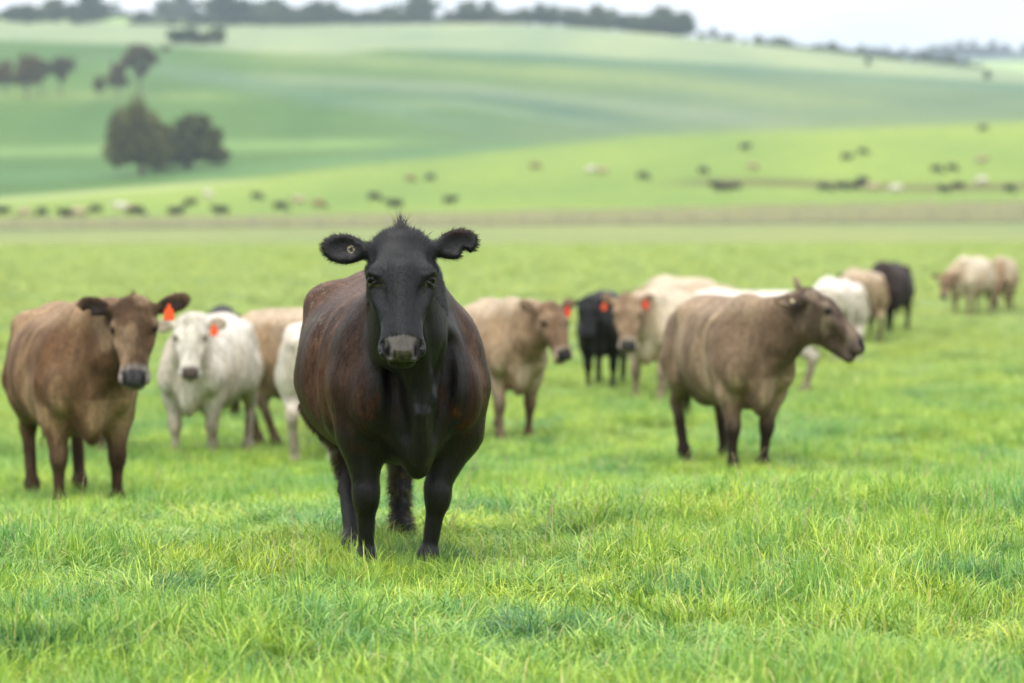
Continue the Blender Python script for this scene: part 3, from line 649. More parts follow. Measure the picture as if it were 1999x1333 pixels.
def hero_paint(V, n, cc, sp):
    hu, hv, hw = head_coords(V, sp); ax, y, z = np.abs(V[:, 0]), V[:, 1], V[:, 2]
    st = vnoise(V*np.array([2.0, 4.0, 0.6])+np.array([0, 0.6, 0])*V[:, 2:3], 6, 11)
    # black neck, chest and shoulder front; rust on the shoulder and inside of the arm
    fr = sm(0.34, 0.58, y+0.16*(st-0.5)+0.06*(vnoise(V, 30, 14)-0.5))*sm(0.30, 0.16, ax)*(V[:, 1] > 0.3)
    up = sm(0.20, 0.42, y+0.3*(st-0.5))*sm(0.85, 1.15, z)
    cc = lerp(cc, np.array([0.0055, 0.0048, 0.0048]), np.clip(np.maximum(fr*0.93, up*0.45), 0, 1)*((hu < -0.1) | (hv < -0.26)))
    leg = sm(0.80, 0.62, z+0.08*(st-0.5))*(y > 0.1); cc = lerp(cc, np.array([0.0052, 0.0045, 0.0045]), leg*0.9)
    fine = vnoise(V*np.array([1, 1, 0.5]), 70, 15)*0.5+vnoise(V, 18, 12)*0.5
    arm = np.exp(-((z-0.74+0.9*(ax-0.16))/0.085)**2-((ax-0.17)/0.075)**2)*sm(0.38, 0.50, y); cc = lerp(cc, np.array([0.075, 0.032, 0.014]), np.clip(arm*1.3*sm(0.40, 0.72, fine), 0, 1)*0.85)
    rim = np.exp(-((y-0.27-0.1*sm(0.9, 0.6, z))/0.045)**2)*sm(0.22, 0.27, ax)*sm(0.50, 0.8, z); cc = lerp(cc, np.array([0.10, 0.045, 0.024]), rim*0.85*sm(0.25, 0.7, fine))
    # grass juice and slobber below the eyes, wet nose
    m = np.exp(-((hu-0.225)/0.022)**2-((hv+0.025)/0.02)**2)*(np.abs(hw) > 0.07)*sm(0.55, 0.7, vnoise(V, 90, 4)); cc = lerp(cc, np.array([0.16, 0.15, 0.06]), m*0.6)
    pd = sm(0.49, 0.515, hu)*sm(0.045, 0.03, np.abs(hw))*(hv > -0.112)*(hv < -0.03); cc = lerp(cc, np.array([0.050, 0.045, 0.018]), pd*0.8)
    ch = (hu > 0.43)*(hv < -0.125)*(hv > -0.2); cc = lerp(cc, np.array([0.05, 0.06, 0.015]), ch*sm(0.55, 0.7, vnoise(V, 60, 9)))
    sp_ = (hu > 0.40)*(np.abs(hw) > 0.055)*(hv > -0.1)*(hu < 0.52)*sm(0.78, 0.86, vnoise(V, 120, 19)); cc = lerp(cc, np.array([0.25, 0.25, 0.25]), sp_*0.5)
    md = (y < -0.3)*sm(0.74, 0.55, z); cc = lerp(cc, np.array([0.060, 0.050, 0.028]), md*sm(0.35, 0.6, vnoise(V, 28, 7))*0.9)
    du = sm(0.80, 0.86, vnoise(V, 110, 61))*sm(0.95, 1.1, z)*(y < 0.3); cc = lerp(cc, np.array([0.25, 0.22, 0.17]), du*0.5)
    return cc
def hero_post(V, n):
    md = (V[:, 1] < -0.3)*sm(0.72, 0.6, V[:, 2])*((V[:, 2] > 0.06)); d = (vnoise(V, 38, 21)-0.35)*0.022*md
    # skin folds on the chest and neck
    y, z, ax = V[:, 1], V[:, 2], np.abs(V[:, 0])
    fold = np.exp(-((ax-0.02-0.22*np.clip(z-0.75, 0, 1))/0.012)**2)*sm(0.5, 0.62, y)*sm(1.15, 0.95, z)*sm(0.66, 0.74, z)
    rib = (vnoise(V*np.array([1, 3, 0.5]), 6, 31)-0.5)*0.006*sm(0.3, 0.1, y)*sm(-0.9, -0.6, y)
    return V+n*(d-0.010*fold+rib)[:, None]
make_cow(772, 12.57, 191.5, dict(res=0.0072, fat=1.01, belly=0.0, coat=HEROC, mat=M_HERO, poll=(0.125, 0.93, 1.475), pitch=R(62), head_size=0.98, hero=True, tail=(-0.17, -1.0, 0.46),
    ears=[(0.165, 0.28, 0.0), (0.17, 0.10, 0.0)], notch=-1, tags=[(1, 'button')], feet=dict(fr=(0.03, -0.02), fl=(0.08, 0.0), hr=(0.0, 0.62), hl=(0.02, 0.08)), tuft=(0.085, 750),
    fur=230000, muddy=1, crease=0.7, lightness=0.75, legdark=0.95, paint=hero_paint, post=hero_post),
    'large black cow with brown flanks standing in front and staring straight ahead', 1.02, face=183, sink=0.02)
make_cow(145, 19.35, 199, dict(res=0.013, fat=0.95, coat=BROWN, poll=(-0.19, 0.93, 1.36), pitch=R(62), roll=R(3), notch=1, tags=[(-1, 'orange')], ears=[(0.20, 0.35, 0.0), (0.20, 0.30, 0.0)],
    feet=dict(fr=(0.02, 0.02), fl=(-0.03, 0.0), hr=(0.0, 0.12), hl=(-0.02, -0.04)), tuft=(0.05, 260), fur=60000), 'brown cow at the far left with orange ear tag and dark ears', 1.07, face=187)
make_cow(402, 25.6, 171, dict(fat=0.86, coat=WHITE, poll=(-0.11, 0.90, 1.33), pitch=R(64), tags=[(-1, 'orange')], ears=[(0.16, -0.05, 0.1), (0.16, 0.0, -0.3)], legdark=0.55, crease=0.3, tuft=(0.02, 60)),
    'cream white cow with a small orange ear tag, facing the viewer', 1.04, face=186)
make_cow(432, 32.5, 4, dict(res=0.03, fat=0.9, coat=BLACK, poll=(0, 0.98, 1.0), pitch=R(75)), 'dark cow almost hidden behind the white cow with the orange tag', 0.98)
make_cow(668, 26.8, 258, dict(res=0.02, fat=0.92, coat=TAN, poll=(0, 1.0, 1.1), pitch=R(70), feet=dict(hr=(0, 0.22), hl=(0, -0.05))), 'tan cow seen from the side, its rump showing left of the black cow', 1.04)
make_cow(650, 24.6, 352, dict(res=0.02, fat=0.98, coat=WHITE, poll=(0, 1.0, 1.1), pitch=R(70), legdark=0.5), 'white cow mostly hidden behind the large black cow, its pale flank showing', 1.0)
make_cow(150, 26.5, 12, dict(res=0.025, fat=0.95, coat=TAN, poll=(0, 0.98, 1.1), pitch=R(75)), 'pale tan cow hidden behind the brown cow at the far left, legs showing beneath', 1.04)
make_cow(984, 27.2, 194, dict(fat=0.82, coat=TAN, poll=(-0.19, 0.98, 1.30), pitch=R(58), tags=[(-1, 'red')], ears=[(0.17, 0.55, 0.0), (0.17, 0.55, 0.0)], feet=dict(fr=(0, 0.1), fl=(0, -0.1), hr=(0, 0.25), hl=(0, -0.05)), tuft=(0.02, 50)),
    'tan cow with brown face and red ear tag just right of the black cow', 1.05, face=212)
make_cow(1180, 36.5, 172, dict(res=0.018, fat=0.88, coat=BLACK, poll=(0.10, 0.96, 1.26), pitch=R(60), tags=[(-1, 'orange')], ears=[(0.17, 0.15, 0.0)]*2, crease=0.2), 'small black cow with an orange ear tag facing the viewer in the middle distance', 1.0, face=182)
make_cow(1292, 34.0, 160, dict(res=0.018, fat=0.90, coat=CREAM, poll=(0.10, 0.98, 1.27), pitch=R(62), tags=[(-1, 'red')], ears=[(0.15, 0.5, 0.1)]*2, feet=dict(fr=(0.0, 0.1), fl=(0.0, 0.16), hl=(0, 0.1)), crease=0.2, head_size=1.2),
    'cream cow with brown face and red ear tag walking beside the small black cow', 1.03, face=180)
make_cow(1322, 44, 32, dict(res=0.03, coat=CREAM, poll=(0, 1.0, 1.1), pitch=R(70)), 'cream cow behind the walking cream cow, only its pale back showing', 1.05)
make_cow(1378, 39, 18, dict(res=0.03, coat=TAN, poll=(0, 1.0, 1.05), pitch=R(75)), 'reddish tan cow partly hidden behind the grey brown cow in profile', 1.03)
make_cow(1432, 21.9, 196, dict(res=0.013, fat=0.82, coat=GREY, poll=(-0.27, 0.83, 1.40), head_size=1.12, jaw=1, legdark=0.97, nr=0.095, nm=0.135, crest=-0.045, flat_poll=1, pitch=R(43), tags=[(-1, 'red'), (1, 'button')], ears=[(0.20, 1.1, 0.15), (0.24, 0.9, -1.0)],
    feet=dict(fr=(0.0, 0.02), fl=(0.07, 0.0), hr=(-0.06, 0.0), hl=(0.0, 0.20)), crease=0.95, band=0.35, tuft=(0.03, 0), fur=50000), 'grey brown cow turning its head to the right in profile', 1.04, face=262)
make_cow(1446, 35, 80, dict(res=0.022, coat=WHITE, poll=(0, 1.0, 1.0), pitch=R(75)), 'cream cow side on behind the grey brown cow, its long pale back showing', 1.0)
make_cow(1628, 44, 8, dict(res=0.025, coat=WHITE, poll=(0, 1.0, 1.0), pitch=R(75), lightness=1.0, fat=1.05, legdark=0.4), 'round white cow behind the profile head of the grey brown cow', 1.02)
make_cow(1676, 50, 8, dict(res=0.025, coat=TAN, poll=(0.2, 0.98, 1.25), pitch=R(60), tags=[(1, 'red')]), 'tan cow with a red tag between the white cow and the distant black cow', 1.0)
make_cow(1731, 52, 160, dict(res=0.022, fat=0.95, coat=DKBRN, poll=(0.06, 0.95, 1.08), pitch=R(70), tags=[(-1, 'red')], feet=dict(fr=(0, 0.1), hl=(-0.05, 0.1))), 'black brown cow with a red tag standing apart right of the white one', 1.07, face=150)
make_cow(1893, 60, 150, dict(res=0.022, fat=0.88, coat=CREAM, lightness=1.0, poll=(0.15, 0.98, 0.98), pitch=R(72)), 'pale cream cow with a lowered dark face at the right edge', 1.0, face=150)
make_cow(1955, 62.5, 165, dict(res=0.022, fat=0.9, coat=TAN, poll=(0.05, 0.95, 0.8), pitch=R(75)), 'brown cow close beside the pale cream cow at the right edge', 0.97)
# the herd on the far slope
def far_body(coat, graze):
    sp = dict(res=0.045, coat=coat, lightness=1.1, poll=(0, 1.0, 0.62 if graze else 1.35), pitch=R(70 if graze else 50), graze=graze)
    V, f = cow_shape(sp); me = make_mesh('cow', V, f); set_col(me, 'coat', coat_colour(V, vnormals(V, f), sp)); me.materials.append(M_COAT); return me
FB = {}
FAR = [(5, 424, 'b'), (48, 427, 't'), (82, 426, 'b'), (128, 430, 'b'), (152, 428, 't'), (187, 421, 'b'), (236, 416, 'w'), (259, 421, 'r'), (270, 425, 'b'), (345, 427, 'b'), (372, 407, 'b'), (408, 391, 'w'), (431, 425, 'b'),
       (504, 394, 'b'), (550, 415, 'b'), (582, 403, 't'), (625, 411, 'r'), (733, 396, 'b'), (771, 412, 'b'), (803, 359, 'r'), (840, 355, 'b'), (880, 402, 'b'), (1046, 333, 'r'), (1153, 343, 'w'), (1176, 344, 't'), (1257, 355, 'b'),
       (1374, 345, 'b'), (1398, 374, 'b'), (1412, 377, 'k'), (1434, 376, 'k'), (1455, 297, 'b'), (1470, 336, 't'), (1611, 377, 'b'), (1643, 376, 'b'), (1668, 375, 'b'), (1682, 364, 'b'), (1653, 319, 'b'), (1685, 306, 'b'),
       (1747, 380, 'w'), (1703, 378, 't'), (1829, 342, 'b'), (1859, 339, 'b'), (1842, 381, 'b'), (1868, 375, 'k'), (1914, 364, 'w'), (1916, 325, 't'), (1917, 262, 'b'), (1972, 381, 'b')]
CN = dict(b='black', w='white', t='tan', r='red brown', k='dark brown'); CC = dict(b=BLACK, w=WHITE, t=TAN, r=BROWN, k=DKBRN)
cnt = {}
for k, (px, py, c) in enumerate(FAR):
    gr = (k*7 % 3) != 0
    if (c, gr) not in FB: FB[c, gr] = far_body(CC[c], gr)
    r = find_r(px, py); x, y = spot(px, r)
    o = bpy.data.objects.new('cow', FB[c, gr]); COL.objects.link(o); s = 1.0+0.12*random.random(); o.scale = (s, s, s)
    o.location = (x, y, gz(x, y)); o.rotation_euler = (0, 0, R(random.choice([90, 270])+random.uniform(-38, 38)))
    o['far'] = 1; del o['far']
    third = 'left part' if px < 500 else 'left middle' if px < 1000 else 'right middle' if px < 1500 else 'right part'
    cnt.setdefault((c, third, gr), []).append(o)
    prop(o, None, 'cow', 'cattle spread over the far slope')
    o['label'] = f"tiny {CN[c]} cow {'grazing' if gr else 'standing'} on the far slope, {third} of the view"
ORD = ['first', 'second', 'third', 'fourth', 'fifth', 'sixth', 'seventh', 'eighth', 'ninth', 'tenth', 'eleventh', 'twelfth']
for (c, third, gr), lst in cnt.items():
    if len(lst) > 1:
        lst.sort(key=lambda o: o.location.x/o.location.y)
        for i, o in enumerate(lst): o['label'] = f"{ORD[i]} from left of the tiny {CN[c]} cows {'grazing' if gr else 'standing'} in the {third} slope"
# ------------------------------------------------------------ fence
fx = np.arange(-78, 79, 3.6); post_me = None
def post_mesh():
    n = 8; vs = [(0.07*math.cos(2*math.pi*i/n), 0.07*math.sin(2*math.pi*i/n), z) for z in (-0.3, 1.2) for i in range(n)]+[(0, 0, 1.23)]
    fs = [(i, (i+1) % n, n+(i+1) % n, n+i) for i in range(n)]+[(n+i, n+(i+1) % n, 2*n) for i in range(n)]
    me = make_mesh('post', vs, fs); me.materials.append(M_WOOD); return me
post_me = post_mesh()
fence = bpy.data.objects.new('wire_fence', None); COL.objects.link(fence); fence.location = (0, 302, gz(0, 302))
prop(fence, 'post and wire fence crossing the paddock below the far slope', 'fence')
base = np.array([[x, 302+0.5*math.sin(x*0.1), gz(x, 302)] for x in fx])-np.array([0, 302, gz(0, 302)])
for b_ in base:
    o = bpy.data.objects.new('post', post_me); COL.objects.link(o); o.parent = fence; o.location = b_; o.rotation_euler = (random.uniform(-.05, .05), random.uniform(-.05, .05), 0)
for hgt in (0.25, 0.5, 0.8, 1.1):
    vs, fs = [], []
    for i, b_ in enumerate(base):
        for q in range(4): vs.append((b_[0], b_[1]+0.008*math.cos(q*math.pi/2)-0.08, b_[2]+hgt+0.008*math.sin(q*math.pi/2)))
        if i:
            for q in range(4): fs.append(((i-1)*4+q, (i-1)*4+(q+1) % 4, i*4+(q+1) % 4, i*4+q))
    mesh_obj('wire', vs, fs, M_WIRE, fence)
# ------------------------------------------------------------ trees
def leaf_material(name, a, b):
    M = NM(name); oi = M.n('ObjectInfo'); at = M.n('Attribute', attribute_name='coat')
    d = M.n('BsdfDiffuse'); t = M.n('BsdfTranslucent'); mxs = M.n('MixShader'); mxs.inputs[0].default_value = 0.2
    c = M.mix(at.outputs['Fac'], a, b); c = M.mix(1, c, M.ramp(oi.outputs['Random'], [(0, (0.8, 0.85, 0.9)), (1, (1.2, 1.1, 1.0))]).outputs[0], 'MULTIPLY')
    M.l(c, d.inputs[0]); M.l(c, t.inputs[0]); M.l(d.outputs[0], mxs.inputs[1]); M.l(t.outputs[0], mxs.inputs[2]); M.l(mxs.outputs[0], M.o.inputs[0]); return M.m
M_LEAFD = leaf_material('dark_conifer_leaves', (0.045, 0.060, 0.015), (0.20, 0.20, 0.065))
M_LEAFG = leaf_material('gum_tree_leaves', (0.07, 0.075, 0.035), (0.22, 0.18, 0.08))
M_LEAFR = leaf_material('ridge_tree_leaves', (0.05, 0.08, 0.035), (0.14, 0.17, 0.07))
def limb_mesh(segs):
    vs, fs = [], []; n = 7
    for a, b, ra, rb in segs:
        a = np.array(a, float); b = np.array(b, float); d = unit(b-a); s1 = unit(np.cross(d, [0.3, 1, 0.2])); s2 = np.cross(d, s1); k = len(vs)
        for q, r_ in ((a, ra), (b, rb)):
            for i in range(n): an = 2*math.pi*i/n; vs.append(q+r_*(s1*math.cos(an)+s2*math.sin(an)))
        fs += [(k+i, k+(i+1) % n, k+n+(i+1) % n, k+n+i) for i in range(n)]+[tuple(k+n+i for i in range(n))]
    return vs, fs
def tree_meshes(seed, h, lobes, nleaf, lsize, mat, trunk_r=0.35, fork=0.25, lean=0.0):
    rg = np.random.default_rng(seed); vs = []; tops = []
    segs = [((0, 0, -0.6), (lean*0.3, 0, h*fork), trunk_r*1.25, trunk_r)]
    fk = np.array([lean*0.3, 0, h*fork])
    P, C = [], []
    lobes = list(lobes)+[(l[0]+rg.normal(0, 1)*l[3]*0.95, rg.normal(0, .6)*l[4], l[2]+rg.uniform(-.5, 1.0)*l[5]*0.8, l[3]*rg.uniform(.3, .5), l[4]*.4, l[5]*rg.uniform(.3, .45)) for l in lobes for _ in range(2)]
    tot = sum(l[3]*l[4]*l[5] for l in lobes)
    for (lx, ly, lz, rx, ry, rz) in lobes:
        c = np.array([lx, ly, lz])*h; r_ = np.array([rx, ry, rz])*h
        m = (fk+c)/2+rg.normal(0, 0.02*h, 3); segs += [(fk, m, trunk_r*0.75, trunk_r*0.45), (m, c, trunk_r*0.45, trunk_r*0.15)]
        k = int(nleaf*rx*ry*rz/tot)+40
        d = rg.normal(0, 1, (k, 3)); d /= np.linalg.norm(d, axis=1)[:, None]; q = rg.random(k)**0.45
        nn = vnoise(d+seed, 3.0, seed)
        keep = nn > 0.36
        p_ = c+d*r_*(q*(0.62+0.75*nn))[:, None]; P.append(p_[keep]); C.append(np.clip(0.5+1.0*(vnoise(d*2+seed, 2.0, seed+1)-0.5)+0.5*(rg.random(k)-0.5), 0, 1)[keep])
    P = np.concatenate(P); C = np.concatenate(C); k = len(P); sz = lsize*rg.uniform(0.6, 1.5, k)
    a = rg.normal(0, 1, (k, 3)); a /= np.linalg.norm(a, axis=1)[:, None]; b = np.cross(a, rg.normal(0, 1, (k, 3))); b /= np.linalg.norm(b, axis=1)[:, None]
    Vv = np.stack([P-a*sz[:, None]*.6, P+b*sz[:, None]*.4, P+a*sz[:, None]*.6, P-b*sz[:, None]*.4], 1).reshape(-1, 3)
    me = make_mesh('crown', Vv, np.arange(4*k).reshape(k, 4), False); cl = np.repeat(C, 4)[:, None]*np.ones(3); set_col(me, 'coat', cl); me.materials.append(mat)
    v, f = limb_mesh(segs); tm = make_mesh('trunk', v, f); tm.materials.append(M_BARK)
    return me, tm
def place_tree(px, r, meshes, scale, rot, label, group=None, cat='tree', sink=0.0):
    x, y = spot(px, r); t = bpy.data.objects.new('tree', None); COL.objects.link(t)
    t.location = (x, y, gz(x, y)-sink); t.rotation_euler = (0, 0, rot); t.scale = scale if isinstance(scale, tuple) else (scale,)*3
    prop(t, label, cat, group)
    for nm, me in (('crown', meshes[0]), ('trunk', meshes[1])):
        o = bpy.data.objects.new(nm, me); COL.objects.link(o); o.parent = t
    return t
RT = 655
T_A = tree_meshes(1, 17, [(-0.18, 0, .55, .22, .22, .30), (-0.05, 0, .80, .13, .13, .22), (0.10, 0, .52, .22, .22, .30), (-.28, 0, .32, .20, .2, .20), (.22, 0, .30, .2, .2, .2), (0, 0, .34, .22, .2, .22), (-.30, 0, .66, .12, .12, .14)], 9000, 0.75, M_LEAFD, 0.6, 0.16)
T_B = tree_meshes(2, 13, [(0, 0, .52, .26, .26, .34), (-0.25, 0, .48, .22, .22, .26), (.28, 0, .42, .24, .24, .28), (.12, 0, .74, .22, .2, .20), (.48, 0, .26, .2, .2, .15), (-.1, 0, .28, .3, .2, .2)], 9000, 0.75, M_LEAFD, 0.5, 0.16)
T_G = tree_meshes(3, 15, [(0, 0, .80, .24, .22, .16), (-.20, 0, .66, .16, .16, .12), (.20, 0, .70, .16, .16, .12), (.05, 0, .5, .12, .12, .10)], 3500, 0.7, M_LEAFG, 0.30, 0.3)
T_H = tree_meshes(4, 13, [(0, 0, .62, .20, .2, .20), (-.16, 0, .44, .14, .14, .16), (.12, 0, .78, .13, .13, .16), (.2, 0, .40, .12, .12, .12)], 3500, 0.7, M_LEAFG, 0.3, 0.2)
T_R = [tree_meshes(10, 12, [(0, 0, .55, .34, .34, .30), (-.3, 0, .42, .22, .22, .24), (.3, 0, .45, .24, .24, .26), (.0, 0, .25, .40, .3, .2)], 1600, 1.2, M_LEAFR, 0.35, 0.15),
       tree_meshes(11, 16, [(0, 0, .68, .20, .2, .24), (.1, 0, .42, .24, .24, .20), (-.16, 0, .38, .2, .2, .24), (0, 0, .2, .26, .2, .15)], 1600, 1.2, M_LEAFR, 0.35, 0.15),
       tree_meshes(12, 10, [(-.15, 0, .55, .34, .3, .30), (.28, 0, .42, .34, .3, .30), (.05, 0, .22, .5, .3, .2)], 1600, 1.2, M_LEAFR, 0.35, 0.12)]
def base_r(px, py, rmin): return find_r(px, py, rmin)
rt = base_r(290, 346, 500)
place_tree(278, rt, T_A, 1.0*rt/620, 0, 'tall dark conifer at the left of the big dark clump in the green field')
place_tree(368, rt+6, T_B, 1.0*rt/610, 0, 'broad dark spreading tree at the right of the big dark clump in the green field')
place_tree(318, rt+14, T_B, 0.85*rt/620, 2.2, 'greyish tree between the two large dark trees of the field clump')
for px, py, hh, me, nm in ((275, 192, 100, T_G, 'tall gum tree with a reddish umbrella crown above the dark clump'), (232, 193, 66, T_H, 'thin dark gum tree left of the umbrella crowned gum'), (196, 193, 40, T_H, 'small low tree at the left foot of the gum pair'),
                           (12, 190, 64, T_H, 'gum tree cut by the left edge in the left group'), (55, 197, 84, T_H, 'tallest gum tree of the group at the left edge'), (82, 190, 66, T_G, 'middle thin gum tree of the left edge group'), (122, 190, 74, T_G, 'round topped gum tree at the right of the left edge group')):
    r = base_r(px, py, 700); hm = hh/F*r; base_h = 15*0.98 if me is T_G else 13*0.95
    place_tree(px, r, me, hm/base_h, random.uniform(-.4, .4), nm)
for k, (px, hh) in enumerate(((350, 27), (375, 31), (400, 28), (428, 31))):
    r = base_r(px, 90, 1020); place_tree(px, r, T_R[k % 3 if k % 3 != 1 else 0], (1.3*hh/F*r/11, 1.3*hh/F*r/11, hh/F*r/10), k*1.7, ['left end', 'second from left', 'second from right', 'right end'][k]+' of the dark row of four trees on the pale field', 'dark row of trees on the pale field')
def ridge(x0, x1, step, r0, r1, hmin, hmax, where, grp, jit=1.0, sinkf=0.0):
    px = x0; k = 0; made = []
    while px < x1:
        r = random.uniform(r0, r1); m = random.choice(T_R); hh = random.uniform(hmin, hmax); s = hh/F*r/11
        t_ = place_tree(px, r, m, (s*random.uniform(1.0, 1.5), s*1.2, s*random.uniform(0.85, 1.1)), random.uniform(0, 6.28), where, grp, sink=hh/F*r*sinkf); made.append(t_); px += step*random.uniform(0.6, 1.4)*jit; k += 1
    for i, t_ in enumerate(made): t_['label'] = f"{NTH[i]} {where}, counting from the left"
NTH = ['first', 'second', 'third', 'fourth', 'fifth', 'sixth', 'seventh', 'eighth', 'ninth', 'tenth', 'eleventh', 'twelfth', 'thirteenth', 'fourteenth', 'fifteenth', 'sixteenth', 'seventeenth', 'eighteenth', 'nineteenth', 'twentieth']
NTH += ['twenty-'+q for q in NTH[:9]]+['thirtieth']+['thirty-'+q for q in NTH[:9]]+['fortieth']+['forty-'+q for q in NTH[:9]]+['fiftieth']+['fifty-'+q for q in NTH[:9]]
ridge(-60, 190, 24, 1560, 1700, 20, 58, 'hazy tree on the top left skyline', 'skyline trees at the top left')
ridge(190, 440, 22, 1930, 2050, 20, 46, 'hazy tree on the ridge above the dark row', 'ridge trees above the dark row')
ridge(260, 640, 16, 1560, 1640, 12, 24, 'low hedge tree atop the left pale field', 'hedge trees along the pale field')
ridge(440, 700, 20, 1600, 1720, 22, 66, 'tall hazy tree on the skyline left of centre', 'skyline trees left of centre')
ridge(640, 930, 16, 1620, 1760, 24, 56, 'hazy bluish tree in the wood on the central skyline', 'wood on the central skyline')
ridge(915, 1085, 12, 1500, 1560, 24, 36, 'dark tree of the belt on the central crest', 'belt of trees on the crest')
ridge(1110, 1190, 13, 1500, 1540, 30, 44, 'tree of the small knot between two crest belts', 'small knot of trees on the crest')
ridge(1215, 1345, 11, 1490, 1540, 34, 48, 'tree of the rounded grove ending the crest', 'rounded grove at the end of the crest')
ridge(1370, 1480, 20, 1500, 1560, 9, 18, 'small bush on the skyline right of the grove', 'small bushes on the falling skyline')
ridge(1480, 1760, 12, 1540, 1640, 12, 20, 'small hedgerow tree on the far skyline at right', 'hedgerow trees on the right skyline', sinkf=0.1)
ridge(1780, 1920, 12, 1450, 1500, 10, 18, 'small hedgerow tree on the lower skyline at far right', 'hedgerow trees at far right')
ridge(1640, 2150, 11, 3300, 3600, 12, 26, 'faint blue tree on the most distant ridge at right', 'faint trees on the most distant ridge')
r_ = base_r(1925, 160, 1050); place_tree(1925, r_, T_R[1], 20/F*r_/15, 0, 'lone small tree below the far right hedgerow on the pale slope')
r_ = base_r(1693, 132, 1050); place_tree(1693, r_, T_R[1], 20/F*r_/15, 1, 'lone small tree standing below the right skyline hedge')
# ------------------------------------------------------------ grass
def grass_material(name, tip, root_, dry):
    M = NM(name); at = M.n('Attribute', attribute_name='blade'); sp = M.n('SeparateColor'); M.l(at.outputs['Color'], sp.inputs[0])
    pos = M.n('NewGeometry').outputs['Position']
    n1 = M.noise(0.55, 3, pos); n2 = M.noise(2.2, 2, pos); n3 = M.noise(0.12, 3, pos)
    c = M.mix(sp.outputs[0], root_, tip)
    c = M.mix(1, c, M.ramp(n1.outputs[0], [(0.33, (0.62, 0.82, 1.15)), (0.5, (0.98, 1.0, 0.9)), (0.68, (1.12, 1.05, 0.85))]).outputs[0], 'MULTIPLY')
    c = M.mix(1, c, M.ramp(n2.outputs[0], [(0.3, (0.58, 0.74, 0.88)), (0.65, (1.2, 1.1, 1.0))]).outputs[0], 'MULTIPLY')
    c = M.mix(1, c, M.ramp(n3.outputs[0], [(0.35, (0.88, 0.95, 0.95)), (0.65, (1.1, 1.05, 1.0))]).outputs[0], 'MULTIPLY')
    c = M.mix(1, c, M.ramp(sp.outputs[1], [(0.0, (0.34, 0.52, 0.7)), (0.55, (0.9, 0.97, 1)), (1.0, (1.6, 1.35, 1.5))]).outputs[0], 'MULTIPLY')
    c = M.mix(sp.outputs[2], c, dry)
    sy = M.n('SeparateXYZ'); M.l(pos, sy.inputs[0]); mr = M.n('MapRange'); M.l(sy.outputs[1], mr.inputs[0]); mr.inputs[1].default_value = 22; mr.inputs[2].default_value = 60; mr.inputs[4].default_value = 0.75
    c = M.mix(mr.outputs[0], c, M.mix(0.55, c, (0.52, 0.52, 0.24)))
    d = M.n('BsdfPrincipled', Roughness=0.38); d.inputs['Specular IOR Level'].default_value = 0.32; t = M.n('BsdfTranslucent'); mxs = M.n('MixShader'); mxs.inputs[0].default_value = 0.24
    M.l(c, d.inputs['Base Color']); M.l(M.mix(1, c, (1.15, 1.15, 0.7), 'MULTIPLY'), t.inputs[0]); M.l(d.outputs[0], mxs.inputs[1]); M.l(t.outputs[0], mxs.inputs[2]); M.l(mxs.outputs[0], M.o.inputs[0]); return M.m
M_GRASS = grass_material('pasture_grass', (0.355, 0.52, 0.090), (0.31, 0.44, 0.085), (0.62, 0.52, 0.24))
M_TUSS = grass_material('tussock_grass', (0.13, 0.28, 0.10), (0.12, 0.25, 0.09), (0.5, 0.45, 0.2))
M_DRYG = grass_material('dry_rank_grass', (0.34, 0.32, 0.22), (0.32, 0.29, 0.20), (0.45, 0.38, 0.28))
